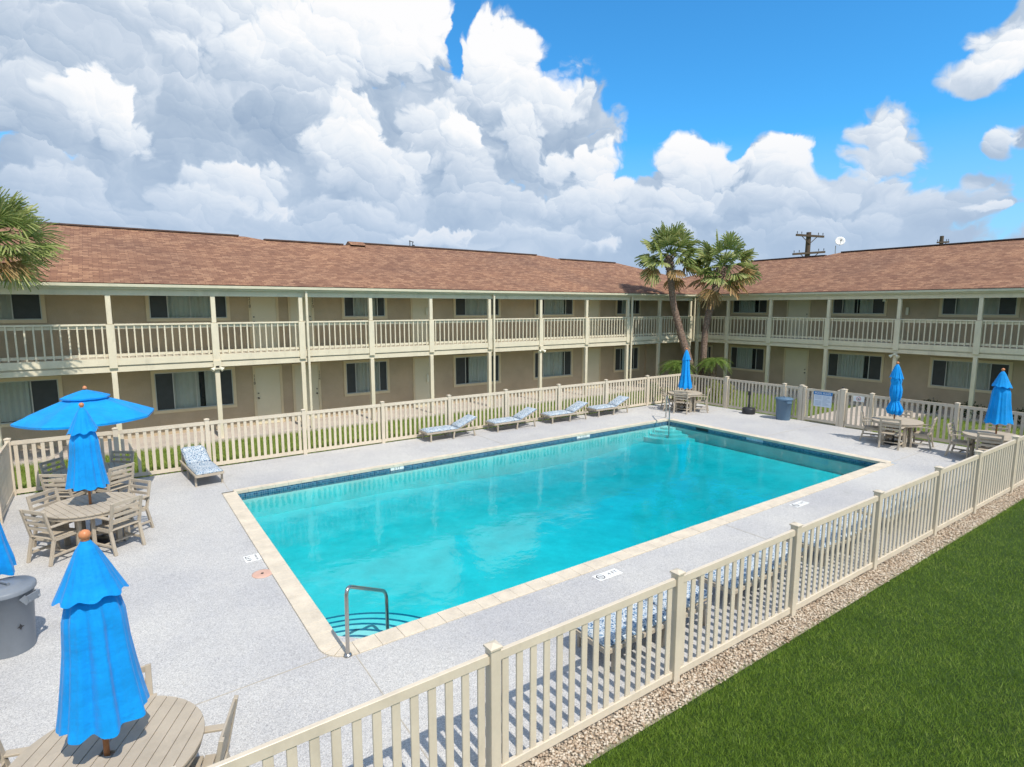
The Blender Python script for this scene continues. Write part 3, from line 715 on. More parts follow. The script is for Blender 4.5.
# ------------------------------------------------------------------ buildings
def tform(wing):
    """wing 'L': facade plane along x, front towards -y. 'R': along y, front towards -x.  local (a, d, z): a along, d depth away from the courtyard"""
    if wing == 'L': return lambda a, d, z: (a, d, z)
    return lambda a, d, z: (d, a, z)
class WB(MB):
    def __init__(self, wing): super().__init__(); self.w = wing
    def bx(self, a0, a1, d0, d1, z0, z1):
        if self.w == 'L': self.box(a0, a1, d0, d1, z0, z1)
        else: self.box(d0, d1, a0, a1, z0, z1)
def lathe_curtain(wing, root, a0, a1, d, z0, z1, m, name='blinds', pitch=.09, amp=.018):
    mb = MB(); T = tform(wing); n = max(2, int((a1-a0)/pitch)); vs = []; fs = []
    for k in range(n+1):
        a = a0+(a1-a0)*k/n
        for z in (z0, z1): vs.append(T(a, d+(amp if k % 2 else -amp)+random.uniform(-.006,.006), z))
    fs = [(2*k, 2*k+2, 2*k+3, 2*k+1) for k in range(n)]
    mb.add(vs, fs); return mb.build(name, m, root)
def window(wing, root, a0, a1, z0, z1, D, style='three', sides=(.22,.20)):
    """opening a0..a1, z0..z1 in wall plane at depth D"""
    t = .095; fr = WB(wing)
    fr.bx(a0-t, a1+t, D-.032, D+.05, z1, z1+t); fr.bx(a0-t, a1+t, D-.04, D+.05, z0-t, z0)
    fr.bx(a0-t, a0, D-.030, D+.05, z0, z1); fr.bx(a1, a1+t, D-.030, D+.05, z0, z1)
    w = fr.build('window', M['trim'], root)
    L = a1-a0; b0 = a0+L*sides[0]; b1 = a1-L*sides[1]
    s = WB(wing); q = .028
    s.bx(a0, a1, D-.005, D+.03, z0, z0+q); s.bx(a0, a1, D-.005, D+.03, z1-q, z1)
    for a in (a0, b0, b1, a1-q): s.bx(a, a+q, D-.012, D+.03, z0+q, z1-q)
    if L > 1.6: s.bx((b0+b1)/2, (b0+b1)/2+.018, D-.002, D+.03, z0+q, z1-q)
    s.build('sash', M['sash'], w)
    for (e0, e1) in ((a0+q, b0), (b1+q, a1-q)):
        sc_ = WB(wing); sc_.bx(e0, e1, D+.012, D+.018, z0+q, z1-q); sc_.build('screen', M['screen'], w)
    g = WB(wing); g.bx(b0+q, b1, D+.020, D+.024, z0+q, z1-q); g.build('pane', M['glass'], w)
    kind = WR_.choice(('full','full','gap','half','sheer')); cm = M['curtain'] if kind != 'sheer' else M['sheer']
    if kind == 'gap':
        g0 = b0+(b1-b0)*WR_.uniform(.35,.6); lathe_curtain(wing, w, b0, g0, D+.10, z0, z1, cm); lathe_curtain(wing, w, g0+WR_.uniform(.1,.25), b1+.02, D+.10, z0, z1, cm)
    elif kind == 'half': lathe_curtain(wing, w, b0+(b1-b0)*WR_.uniform(.12,.3), b1+.02, D+.10, z0, z1, cm, 'blinds', .06, .022)
    else: lathe_curtain(wing, w, b0, b1+.02, D+.10, z0+WR_.uniform(0,.06), z1, cm, 'blinds', WR_.choice((.07,.09,.12)))
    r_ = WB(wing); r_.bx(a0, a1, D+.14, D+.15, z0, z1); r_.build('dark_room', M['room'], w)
    return w
def door(wing, root, a0, a1, z0, z1, D, knob=1, num=None):
    t = .085; d = WB(wing)
    d.bx(a0, a1, D-.006, D+.02, z0, z1)
    dr = d.build('door', M['door'], root)
    f = WB(wing); f.bx(a0-t, a0, D-.03, D+.01, z0, z1+t); f.bx(a1, a1+t, D-.03, D+.01, z0, z1+t); f.bx(a0, a1, D-.03, D+.01, z1, z1+t)
    f.build('door_frame', M['trim'], dr)
    k = MB(); T = tform(wing); ka = a1-.07 if knob > 0 else a0+.07
    for zz in (z0+.95, z0+1.12):
        p0 = T(ka, D-.006, zz); p1 = T(ka, D-.05, zz); k.tube([p0, p1], .022 if zz > z0+1 else .030, 10)
    k.build('handle', M['knob'], dr)
    if num:
        xd = (1,0,0) if wing == 'L' else (0,-1,0)
        na = a0-t/2 if knob < 0 else a1+t/2
        if wing == 'R': na = a0-t/2
        put_text('\n'.join(num), .15, T(na, D-.034, z0+1.62), xd, (0,0,1), M['black'], 'number', dr)
    return dr
def lamp(root, wing, a, z, D):
    T = tform(wing); mb = MB(); pts = []
    n = 12
    for (r, zz) in ((.045, z-.16), (.06, z-.10), (.06, z+.10), (.045, z+.16)): pts.append((r, zz))
    c = T(a, D-.05, 0); mb.lathe(pts, (c[0], c[1], 0), 12); mb.build('wall_lamp', M['ivory'], root)
def flood(root, wing, a, z, D):
    T = tform(wing); mb = MB()
    c = Vector(T(a, D, z)); mb.box(c.x-.05, c.x+.05, c.y-.05, c.y+.05, c.z-.03, c.z+.03)
    for s in (-1, 1):
        e = Vector(T(a+s*.16, D-.05, z-.10)); p = Vector(T(a+s*.05, D, z-.02))
        mb.tube([p, p.lerp(e,.4), e], [.02,.045,.075], 10)
    mb.build('floodlight', M['ivory'], root)

WR_ = random.Random(3)
M['sheer'] = paint('off white drape', (.80,.78,.70), .8, .05, 5)
PF, WD = 20.23, 21.75       # post line / wall depth (left wing)
def facade(wing, root, posts, wins_u, wins_l, doors_u, doors_l, P, D, a_lo, a_hi, w_hi):
    T = tform(wing)
    # wall with true openings: strips between windows
    def wall(z0, z1, ops):
        mb = WB(wing); cur = a_lo
        for (s, e, b, t) in sorted(ops):
            if s > cur: mb.bx(cur, s, D, D+.2, z0, z1)
            if b > z0: mb.bx(s, e, D, D+.2, z0, b)
            if t < z1: mb.bx(s, e, D, D+.2, t, z1)
            cur = e
        mb.bx(cur, w_hi, D, D+.2, z0, z1); return mb
    wall(.05, 2.60, [(a,b,c,d) for a,b,c,d in wins_l]).build('wall', M['stucco'], root)
    wall(2.75, 4.79, [(a,b,c,d) for a,b,c,d in wins_u]).build('wall', M['stucco'], root)
    for (a,b,c,d) in wins_l+wins_u: window(wing, root, a, b, c, d, D)
    for (a,b,k,n) in doors_u: door(wing, root, a, b, 2.76, 4.76, D, k, n)
    for (a,b,k,n) in doors_l: door(wing, root, a, b, .06, 2.09, D, k, n)
    # floor slab, fascia, beam, soffit
    mb = WB(wing); mb.bx(a_lo, a_hi if wing == 'L' else w_hi-.2, P-.06 if wing == 'L' else P+.0, D, 2.62, 2.745 if wing == 'L' else 2.742); mb.build('balcony_floor', M['balcony_floor'], root)
    mb = WB(wing); mb.bx(a_lo, a_hi, P-.10, P-.062, 2.545, 2.752); mb.bx(a_lo, a_hi, P-.07, P+.05, 2.35, 2.50); mb.bx(a_lo, a_hi, P-.03, P+.04, 2.5, 2.62)
    mb.build('deck_fascia', M['cream'], root, bevel=.004)
    mb = WB(wing); mb.bx(a_lo, a_hi, P-.07, P+.08, 4.56, 4.79); mb.bx(a_lo, a_hi, P-.19, P-.16, 4.74, 4.86); mb.build('eave_beam', M['cream'], root)
    mb = WB(wing); mb.bx(a_lo, a_hi, P-.19, D+.2, 4.792, 4.81); mb.bx(a_hi, w_hi, P+.3, D, 4.792, 4.81); mb.build('soffit', M['cream'], root)
    g = WB(wing); g.bx(a_lo, a_hi, P-.29, P-.20, 4.79, 4.885); g.build('gutter', M['gutter'], root, bevel=.012)
    for i, p in enumerate(posts):
        mb = WB(wing); w = .068
        mb.bx(p-w, p+w, P-.105, P+.03, .05, 2.35); mb.bx(p-w+.004, p+w-.004, P-.10, P+.03, 3.74, 4.56); mb.bx(p-.10, p+.10, P-.135, P+.04, 2.47, 3.73)
        mb.build('post', M['cream'], root, bevel=.005)
    ends = [a_lo] + list(posts) + [a_hi] if wing == 'L' else [a_lo] + sorted(posts) + [a_hi]
    for s, e in zip(ends, ends[1:]):
        if e-s < .3: continue
        s2, e2 = s+.1, e-.1; mb = WB(wing)
        mb.bx(s2, e2, P-.09, P+.03, 3.695, 3.745); mb.bx(s2, e2, P-.03, P+.01, 3.60, 3.68); mb.bx(s2, e2, P-.03, P+.01, 2.80, 2.88)
        n = max(1, round((e2-s2)/.188)); pt = (e2-s2)/n
        for k in range(n):
            c = s2+(k+.5)*pt; mb.bx(c-.019, c+.019, P-.072, P-.034, 2.76, 3.694)
        mb.build('railing', M['cream'], root)

def roof_mesh(wing, root, prof, E, run_slope, z_e, back_d, a_end, hip_hi=None, hip_lo=None, m=None):
    """prof: list of (a, ridge_z). front plane from eave depth E at z_e; slope s; ridge depth follows from z"""
    T = tform(wing); mb = MB(); s = run_slope
    P_ = [(a, E+(z-z_e)/s, z) for a, z in prof]
    for (a0,d0,z0), (a1,d1,z1) in zip(P_, P_[1:]):
        fe = (T(a0,E,z_e), T(a1,E,z_e), T(a1,d1,z1), T(a0,d0,z0)); mb.add(fe, [(0,1,2,3)])
        b0 = d0+(z0-z_e)/s; b1 = d1+(z1-z_e)/s
        be = (T(a0,d0,z0), T(a1,d1,z1), T(a1,b1,z_e), T(a0,b0,z_e)); mb.add(be, [(0,1,2,3)])
    if hip_hi is not None:
        a, d, z = P_[-1] if hip_hi > prof[0][0] else P_[-1]
        sgn = 1 if hip_hi > 0 and prof[-1][0] > prof[0][0] else -1
        e = a+sgn*(z-z_e)/s
        mb.add([T(a,E,z_e), T(e,E,z_e), T(a,d,z)], [(0,1,2)]); mb.add([T(e,E,z_e), T(e,2*d-E,z_e), T(a,d,z)], [(0,1,2)]); mb.add([T(e,2*d-E,z_e), T(a,2*d-E,z_e), T(a,d,z)], [(0,1,2)])
    rf = mb.build('roof', m, root)
    return rf, P_
# ---- left wing
bl = empty('apartment_building', (10, PF, 0), 0, 'long two storey tan apartment wing with sunlit cream balcony behind the far fence', 'building')
bx_ = [-2.62,.05,2.73,5.38,7.85,10.28,12.98,15.67,18.39,21.13,23.47,25.95]
UW = [(-4.9,-1.55,3.86,4.68),(1.12,3.36,3.86,4.68),(7.42,9.06,3.86,4.68),(12.26,14.50,3.86,4.68),(16.59,18.89,3.86,4.68),(21.95,23.65,3.86,4.68)]
LW = [(-4.6,-1.35,.88,2.10),(1.10,3.40,.86,2.10),(7.40,9.08,.88,2.08),(12.22,14.50,.86,2.06),(16.55,18.84,.86,2.06),(21.9,23.65,.88,2.04)]
UD = [(4.13,4.95,-1,'218'),(5.45,6.20,1,'220'),(10.25,11.1,1,'222'),(19.85,20.65,-1,None)]
LD = [(4.14,4.96,-1,'118'),(5.48,6.33,1,'124'),(10.30,11.10,1,'126'),(19.65,20.75,-1,None)]
facade('L', bl, bx_, UW, LW, UD, LD, PF, WD, -30, 26.42, 27.998)
for a, z in ((10.88,4.05),(10.86,1.25)): lamp(bl, 'L', a, z, WD)
flood(bl, 'L', 2.73, 2.36, PF-.14); flood(bl, 'L', 15.67, 2.36, PF-.14)
mb = MB(); mb.box(2.62, 2.84, PF-.19, PF-.14, 2.28, 2.55); mb.build('junction_box', M['cream'], bl); mb = MB(); mb.box(15.58, 15.76, PF-.18, PF-.14, 2.30, 2.52); mb.build('junction_box', M['cream'], bl)
for a in (5.56, 13.14, 21.30):
    mb = MB(); mb.box(a-.035, a+.035, PF-.20, PF-.138, .05, 4.80); mb.build('downspout', M['cream'], bl)
mb = MB(); mb.box(24.2, 24.5, WD-.12, WD, .05, 2.62); mb.build('pilaster', M['stucco'], bl)
S_ = .352; ZE = 4.905; EL_ = PF-.30
prof = [(-32,7.10),(4.9,7.10),(5.55,6.97),(9.1,6.97),(9.45,7.13),(20.2,7.10),(21.2,6.90),(25.7,6.87)]
rf, P_ = roof_mesh('L', bl, prof, EL_, S_, ZE, 0, 0, hip_hi=1, m=M['roof_x'])
mb = MB()
for (i, j) in ((0,1),(2,3),(4,5),(6,7)):
    a, b_ = P_[i], P_[j]; mb.beam((a[0],a[1],a[2]+.02), (b_[0]-.25,b_[1],b_[2]+.02), .26, .05)
mb.build('ridge_vent', M['ridge'], rf)
# little gable where the ridge steps up again
a = 9.28; d = EL_+(7.05-ZE)/S_
mb = MB(); mb.add([(a-.12,d-.45,6.98),(a-.12,d+.45,6.98),(a-.12,d,7.17),(a+.6,d-.45,6.98),(a+.6,d+.45,6.98),(a+.6,d,7.17)], [(0,2,1),(0,3,5,2),(1,2,5,4),(3,4,5)]); mb.build('roof_gable', M['roof_x'], rf)
# ---- right wing
PR, WR = 26.5, 28.0
brt = empty('apartment_building', (PR, 10, 0), 0, 'shaded two storey tan apartment wing with balcony on the right beyond the gate', 'building')
by_ = [20.06,18.2,15.85,13.08,10.27,7.59,4.9,2.2,-.5]
UWr = [(16.98,18.95,3.92,4.70),(11.45,13.66,3.92,4.70),(6.95,9.32,3.92,4.70),(.6,3.2,3.92,4.70)]
LWr = [(17.0,18.95,.92,2.06),(11.38,13.70,.98,2.06),(6.95,9.46,.98,2.06),(.6,3.2,.98,2.06),(20.25,20.9,1.2,2.0)]
UDr = [(14.80,15.82,-1,None),(4.3,5.2,-1,None)]
LDr = [(14.72,15.82,-1,None),(4.3,5.2,-1,None)]
facade('R', brt, by_, UWr, LWr, UDr, LDr, PR, WR, -16, 20.16, 21.95)
lamp(brt, 'R', 10.55, 4.05, WR); flood(brt, 'R', 10.27, 2.30, PR-.14)
mb = MB(); mb.tube([(PR+.3, 11.0, 4.56), (PR+.3, 11.0, 4.46)], [.05,.07], 10); mb.build('camera_dome', M['ivory'], brt)
mb = MB(); mb.box(26.10, 26.17, 20.02, 20.09, 2.4, 4.80); mb.box(26.06,26.2,19.98,20.12,4.78,4.93); mb.build('downspout', M['cream'], brt)
ER = PR-.30
profr = [(-18,7.12),(15.7,7.12),(16.25,6.98),(20.8,6.95)]
rfr, Pr_ = roof_mesh('R', brt, profr, ER, S_, ZE, 0, 0, hip_hi=1, m=M['roof_y'])
mb = MB()
for (i, j) in ((0,1),(2,3)):
    a, b_ = Pr_[i], Pr_[j]; mb.beam((a[1],a[0],a[2]+.02), (b_[1],b_[0]-.1,b_[2]+.02), .26, .05)
mb.build('ridge_vent', M['ridge'], rfr)
# low diagonal roof that links the two wings
mb = MB()
c0 = (26.2, 19.95); 
A = (26.6, 22.5, 5.0); 
mb.add([(26.3,20.05,4.93),(31.0,20.5,4.93),(36.5,24.0,4.93),(33.0,24.2,5.76),(30.2,27.0,5.76),(27.0,34.0,4.93),(26.8,24.0,4.93),(36,34,4.9)], [(0,1,3),(1,2,3),(0,3,4),(0,4,6),(6,4,5),(3,2,7,4),(4,7,5)])
mb.build('link_roof', M['roof_y'], brt)
# back walls and end walls so that the wings are closed
mb = MB(); mb.box(-30, 27, 31.6, 31.8, 0, 4.8); mb.box(-30,-29.8,WD,31.6,0,4.8); mb.build('back_wall', M['stucco'], bl)
mb = MB(); mb.box(38.2, 38.4, -16, 31, 0, 4.8); mb.box(28.2,38.2,-16,-15.8,0,4.8); mb.box(27.9,38.2,21.9,22.1,0,4.8); mb.build('back_wall', M['stucco'], brt)

# small far things above the roofs
an = empty('roof_antenna', (12.37, 26.2, 7.05), 0, 'thin grey vent frame standing on the ridge of the long roof', 'antenna')
mb = MB(); mb.tube([(12.30,26.2,6.95),(12.30,26.2,7.42)], .022, 6); mb.tube([(12.45,26.2,6.95),(12.45,26.2,7.38)], .018, 6); mb.beam((12.26,26.2,7.40),(12.50,26.2,7.36),.03,.03); mb.box(12.43,12.53,26.15,26.25,7.12,7.22)
mb.build('frame', M['darkmetal'], an)
def utility_pole(x, y, top, sc, label, arms, lean=(0,0)):
    r = empty('utility_pole', (x, y, 0), 0, label, 'utility pole', 'utility poles beyond the right roof')
    mb = MB(); mb.tube([(x,y,0),(x+lean[0],y+lean[1],top)], [.24*sc,.17*sc], 10); mb.build('pole', M['util_wood'], r)
    d = Vector((.80,-.60,0))
    for (z, L, th, tilt) in arms:
        f = z/top; c = Vector((x+lean[0]*f, y+lean[1]*f, z))-Vector((.57,.82,0))*.2*sc
        mb = MB(); mb.beam(c-d*L/2-Vector((0,0,tilt)), c+d*L/2+Vector((0,0,tilt)), .13*sc, .15*sc)
        mb.tube([c-d*L*.3-Vector((0,0,.0)), c-Vector((0,0,.6*sc))], .03*sc, 5); mb.tube([c+d*L*.3, c-Vector((0,0,.6*sc))], .03*sc, 5)
        am = mb.build('crossarm', M['util_wood'], r)
        for t in (-.46,-.3,.3,.46):
            ins = MB(); q = c+d*L*t+Vector((0,0,tilt*2*t+.1*sc)); ins.lathe([(.02*sc,0),(.03*sc,.06*sc),(.025*sc,.10*sc),(.035*sc,.13*sc),(.015*sc,.18*sc)], tuple(q), 8)
            ins.build('insulator', M['darkmetal'], am)
    return r
utility_pole(55, 29.6, 11.25, 1.25, 'tall dark utility pole with two crossarms behind the right roof', [(10.9,2.6,0,-.09),(9.3,3.0,0,.10)], (.15,.05))
utility_pole(60, 20.5, 10.35, .9, 'short dark pole top poking above the right roof ridge', [(9.8,1.0,0,.02)])
ds = empty('satellite_dish', (33.0, 16.05, 7.1), 0, 'round white dish on a thin mast at the step of the right roof ridge', 'satellite dish')
mb = MB(); mb.tube([(32.95,16.18,7.0),(32.95,16.18,7.55)], .022, 8); mb.build('mast', M['sash'], ds)
mb = MB(); dn = Vector((-.75,-.55,.35)).normalized(); q = dn.to_track_quat('Z','Y').to_matrix().to_4x4()
prof_d = [(.0,0),(.10,.01),(.2,.04),(.28,.09),(.30,.11)]
mb.lathe([(.001,-.08),(.11,-.07),(.20,-.025),(.25,.025),(.24,.04),(.16,-.005),(.001,-.025)], (0,0,0), 24)
mb.xf(Matrix.Translation((32.98,15.98,7.78)) @ q); mb.build('dish', M['white'], ds)
mb = MB(); mb.tube([(32.98,15.98,7.55), Vector((32.98,15.98,7.70))+dn*.25], .012, 6); mb.tube([Vector((32.98,15.98,7.70))+dn*.22, Vector((32.98,15.98,7.70))+dn*.32], .035, 8); mb.build('feed_arm', M['darkmetal'], ds)

# ------------------------------------------------------------------ palms
def fan_crown(c, r, n, dry, seed, lw=.022, droop=.8, seg=26):
    """fan palm crown: n costapalmate fronds around c, each a fan of narrow folded leaflets"""
    rg = np.random.default_rng(seed); V = []; F = []; Vd = []; Fd = []; stems = MB(); k_ = 0; kd = 0
    c = np.array(c, float)
    for i in range(n):
        u = (i+.5)/n; el = math.asin(max(-1, min(1, 1-1.50*u))) + rg.normal(0,.22); az = i*2.39996+rg.normal(0,.25)
        d = np.array([math.cos(az)*math.cos(el), math.sin(az)*math.cos(el), math.sin(el)])
        isdry = el < dry + rg.normal(0,.22)
        pl = r*rg.uniform(.42,.60)
        sag = np.array([0,0,-.14*r*(1.15-d[2])])
        h = c + d*pl + sag
        stems.tube([tuple(c+d*.08), tuple(c+d*pl*.6+sag*.3+np.array([0,0,.03])), tuple(h)], [.022,.014,.010], 5, False)
        fwd = d + sag*.8/r; fwd /= np.linalg.norm(fwd)
        side = np.cross(fwd, [0,0,1]); side /= (np.linalg.norm(side)+1e-6); up = np.cross(side, fwd)
        rl = rg.normal(0,.5); side, up = side*math.cos(rl)+up*math.sin(rl), up*math.cos(rl)-side*math.sin(rl)
        fl = r*rg.uniform(.46,.62)
        for s in range(seg):
            t = (s/(seg-1)-.5)*2; ang = t*1.45 + rg.normal(0,.03)
            ld = fwd*math.cos(ang)+side*math.sin(ang) + up*(.25*math.cos(ang)-.12)
            ld /= np.linalg.norm(ld); L = fl*(1-.30*abs(t)**2)*rg.uniform(.85,1.1)
            w = lw*(r/1.5)*rg.uniform(.8,1.2)
            wd = np.cross(ld, up); wd /= (np.linalg.norm(wd)+1e-6); wd = wd*math.cos(.5)+up*math.sin(.5)*(1 if s%2 else -1)
            dr = np.array([0,0,-1.])
            dp = droop*(1.6 if isdry else 1)*rg.uniform(.6,1.3)
            p0 = h; p1 = h+ld*L*.45; p2 = h+ld*L*.78+dr*L*.16*dp; p3 = h+ld*L*.98+dr*L*.55*dp
            pts = [p0-wd*w*.4, p0+wd*w*.4, p1+wd*w, p1-wd*w, p2+wd*w*.8, p2-wd*w*.8, p3]
            if isdry:
                Vd += pts; Fd += [(kd,kd+1,kd+2,kd+3),(kd+3,kd+2,kd+4,kd+5),(kd+5,kd+4,kd+6,kd+6)]; kd += 7
            else:
                V += pts; F += [(k_,k_+1,k_+2,k_+3),(k_+3,k_+2,k_+4,k_+5),(k_+5,k_+4,k_+6,k_+6)]; k_ += 7
    return V, F, Vd, Fd, stems
def fan_palm(path, radii, r, label, seed, n=46, dry=-.25, lw=.021, group='cabbage palms round the courtyard'):
    base = path[0]
    t = empty('palm_tree', base, 0, label, 'palm tree', group)
    # smooth the trunk path
    P = [Vector(p) for p in path]; pts = []; rr = []
    for i in range(len(P)-1):
        p0 = P[max(i-1,0)]; p1 = P[i]; p2 = P[i+1]; p3 = P[min(i+2,len(P)-1)]
        for k in range(8):
            s = k/8; pts.append(.5*((2*p1)+(p2-p0)*s+(2*p0-5*p1+4*p2-p3)*s*s+(3*p1-p0-3*p2+p3)*s**3)); rr.append(radii[i]*(1-s)+radii[i+1]*s+(.008 if k%2 else -.004))
    pts.append(P[-1]); rr.append(radii[-1])
    mb = MB(); mb.tube(pts, rr, 14); tr = mb.build('trunk', M['trunk'], t)
    # boots: cut leaf bases under the crown
    mb = MB(); rg = random.Random(seed); top = P[-1]
    for k in range(64):
        f = k/63; q = top-Vector((0,0,1))*(.05+f*.95); j = min(range(len(pts)), key=lambda i: abs(pts[i].z-q.z)); c = pts[j]; c = Vector((c.x,c.y,q.z))
        a = k*2.4; o = Vector((math.cos(a), math.sin(a), 0)); rad = rr[j]
        L = rg.uniform(.08,.2)*(1.3-f*.7)
        mb.beam(c+o*rad*.8, c+o*(rad+L*.7)+Vector((0,0,L)), .07, .025, (0,0,1))
    mb.build('boots', M['trunk'], tr)
    V, F, Vd, Fd, stems = fan_crown(P[-1]+Vector((0,0,.12)), r, n, dry, seed, lw)
    cr = np_mesh('crown', np.array(V), np.array(F), M['frond'], t) if F else None
    if Fd: np_mesh('dry_fronds', np.array(Vd), np.array(Fd), M['frond_dry'], t)
    stems.build('frond_stalks', M['sago'], cr)
    return t
fan_palm([(23.3,17.75,0),(23.2,17.95,1.4),(22.9,18.38,3.1),(22.6,18.63,4.56),(22.33,18.74,6.65)], [.26,.19,.17,.15,.16], 1.72, 'taller leaning palm with thin curved trunk, left of the pair behind the far corner umbrella', 5, 44, -.42, .026)
fan_palm([(24.0,17.8,0),(24.0,17.78,1.6),(24.0,17.72,3.1),(24.2,17.57,4.5),(24.6,17.35,6.15)], [.20,.16,.15,.17,.22], 1.80, 'shorter palm of the pair with pale brown dry fronds, in front of the roof valley', 9, 44, -.25, .026)
fan_palm([(-3.3,18.3,0),(-3.1,18.2,3.0),(-2.6,18.1,4.9),(-2.15,18.0,5.75)], [.22,.18,.16,.16], 1.5, 'green palm crown cut by the left edge, in front of the long roof', 14, 96, -.55, .014)

def sago(c, h, r, n, seed, label):
    rg = random.Random(seed); t = empty('sago_palm', (c[0],c[1],0), 0, label, 'sago palm', 'sago palms in the far corner bed')
    mb = MB(); mb.tube([(c[0],c[1],0),(c[0],c[1],h)], [.16,.14], 10); mb.build('trunk', M['trunk'], t)
    V = []; F = []; k_ = 0
    for i in range(n):
        az = i*2.4; lift = rg.uniform(-.05,.9); L = r*rg.uniform(.85,1.1); q = []
        for s in range(15):
            f = s/14; q.append(Vector((c[0]+math.cos(az)*L*f*math.cos(lift*(1-f)), c[1]+math.sin(az)*L*f*math.cos(lift*(1-f)), h+L*(.75*math.sin(lift)*f*1.2-.80*f*f)+.05)))
        for s in range(1, 15):
            d = (q[s]-q[s-1]).normalized(); sd = d.cross(Vector((0,0,1))).normalized(); 
            for sub in (0,.5):
                p = q[s-1].lerp(q[s], sub); ll = .24*r*math.sin(math.pi*min(1, .12+.86*(s+sub)/15))
                for sg in (-1,1):
                    e = p+(sd*sg+d*.45+Vector((0,0,.12))).normalized()*ll; w = d*.014
                    V += [p-w, p+w, e]; F.append((k_,k_+1,k_+2)); k_ += 3
    np_mesh('fronds', np.array([tuple(v) for v in V]), np.array(F), M['sago'], t)
    return t
sago((23.75,17.0), 1.6, 1.0, 40, 3, 'bright sago palm with a flat crown right of the far corner umbrella')
sago((22.5,18.1), 1.4, 1.15, 40, 4, 'sago palm with arching fronds behind and left of the far corner umbrella')
def bush(c, r, h, n, m, seed, name, label, group, cat='shrub', leaf=.07):
    rg = np.random.default_rng(seed)
    t = empty(name, (c[0],c[1],0), 0, label, cat, group)
    st_ = MB()
    for k in range(7):
        a = k*.9; st_.tube([(c[0],c[1],0),(c[0]+math.cos(a)*r*.4,c[1]+math.sin(a)*r*.4,h*.7)], [.015,.006], 5)
    st_.build('stem', M['trunk'], t)
    p = rg.normal(0,1,(n,3)); p /= np.linalg.norm(p,axis=1)[:,None]; rad = rg.random(n)**.35
    lump = 1+.25*np.sin(p[:,0]*5+seed)*np.cos(p[:,1]*4)
    q = p*rad[:,None]*lump[:,None]*np.array([r,r,h/2])+np.array([c[0],c[1],h/2+.02])
    a = rg.normal(0,1,(n,3)); a /= np.linalg.norm(a,axis=1)[:,None]; b = np.cross(a, rg.normal(0,1,(n,3))); b /= np.linalg.norm(b,axis=1)[:,None]
    v = np.stack([q-b*leaf*.3, q+a*leaf*.6-b*0, q+b*leaf*.3, q-a*leaf*.6],1).reshape(-1,3)
    np_mesh('leaves', v, np.arange(n*4).reshape(-1,4), m, t); return t
bush((22.0,15.0), .42, .95, 900, M['shrub'], 1, 'shrub', 'yellow green shrub behind the fence, nearest the tall fence post right of the corner', 'shrubs in the corner bed')
bush((22.6,16.0), .45, .9, 900, M['shrub'], 2, 'shrub', 'yellow green shrub behind the corner umbrella table', 'shrubs in the corner bed')
bush((20.2,17.6), .4, .8, 700, M['sago'], 6, 'shrub', 'green shrub behind the far fence just left of the corner umbrella', 'shrubs in the corner bed')
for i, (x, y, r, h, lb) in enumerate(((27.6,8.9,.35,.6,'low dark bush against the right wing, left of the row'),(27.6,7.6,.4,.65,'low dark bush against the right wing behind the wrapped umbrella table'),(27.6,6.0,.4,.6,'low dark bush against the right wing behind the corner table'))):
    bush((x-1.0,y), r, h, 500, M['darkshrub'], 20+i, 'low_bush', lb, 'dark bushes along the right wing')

# ------------------------------------------------------------------ furniture prototypes
def make_chair():
    root = empty('patio_chair', (0,0,0)); b = .004
    w = .27
    mb = MB()
    for k in range(5):                                   # seat slats front (y+) to back
        y0 = .22-k*.095; mb.box(-w+.03, w-.03, y0-.085, y0, .425, .445)
    mb.box(-w+.03, -w+.055, -.22, .20, .375, .424); mb.box(w-.055, w-.03, -.22, .20, .375, .424); mb.box(-w+.03, w-.03, .17, .20, .372, .422)
    mb.build('seat', M['poly'], root, bevel=b)
    mb = MB()
    yb = lambda z: -.22-(z-.42)*.22
    for s in (-1,1): mb.beam((s*(w-.02), yb(.40), .40), (s*(w-.02), yb(.93), .93), .05, .035, (0,1,0))
    for z, hh in ((.90,.06),(.79,.055),(.69,.055),(.59,.055)):
        mb.beam((-w+.04, yb(z)+.004, z), (w-.04, yb(z)+.004, z), .02, hh)
    mb.build('backrest', M['poly'], root, bevel=b)
    for s in (-1,1):
        mb = MB(); mb.box(s*w-.028, s*w+.028, .17, .215, 0, .64); mb.build('leg', M['poly'], root, bevel=b)
        mb = MB(); mb.beam((s*(w-.02), -.31, 0), (s*(w-.02), -.215, .42), .05, .042, (0,1,0)); mb.build('leg', M['poly'], root, bevel=b)
        mb = MB(); mb.box(s*w-.036, s*w+.036, -.27, .25, .641, .664); mb.build('armrest', M['poly'], root, bevel=b)
    mb = MB()
    for s in (-1,1): mb.box(s*w-.014-.012*s, s*w+.014-.012*s, -.27, .18, .13, .17)
    mb.box(-w+.03, w-.03, -.045, -.015, .135, .165)
    mb.build('stretcher', M['poly'], root, bevel=b)
    return root
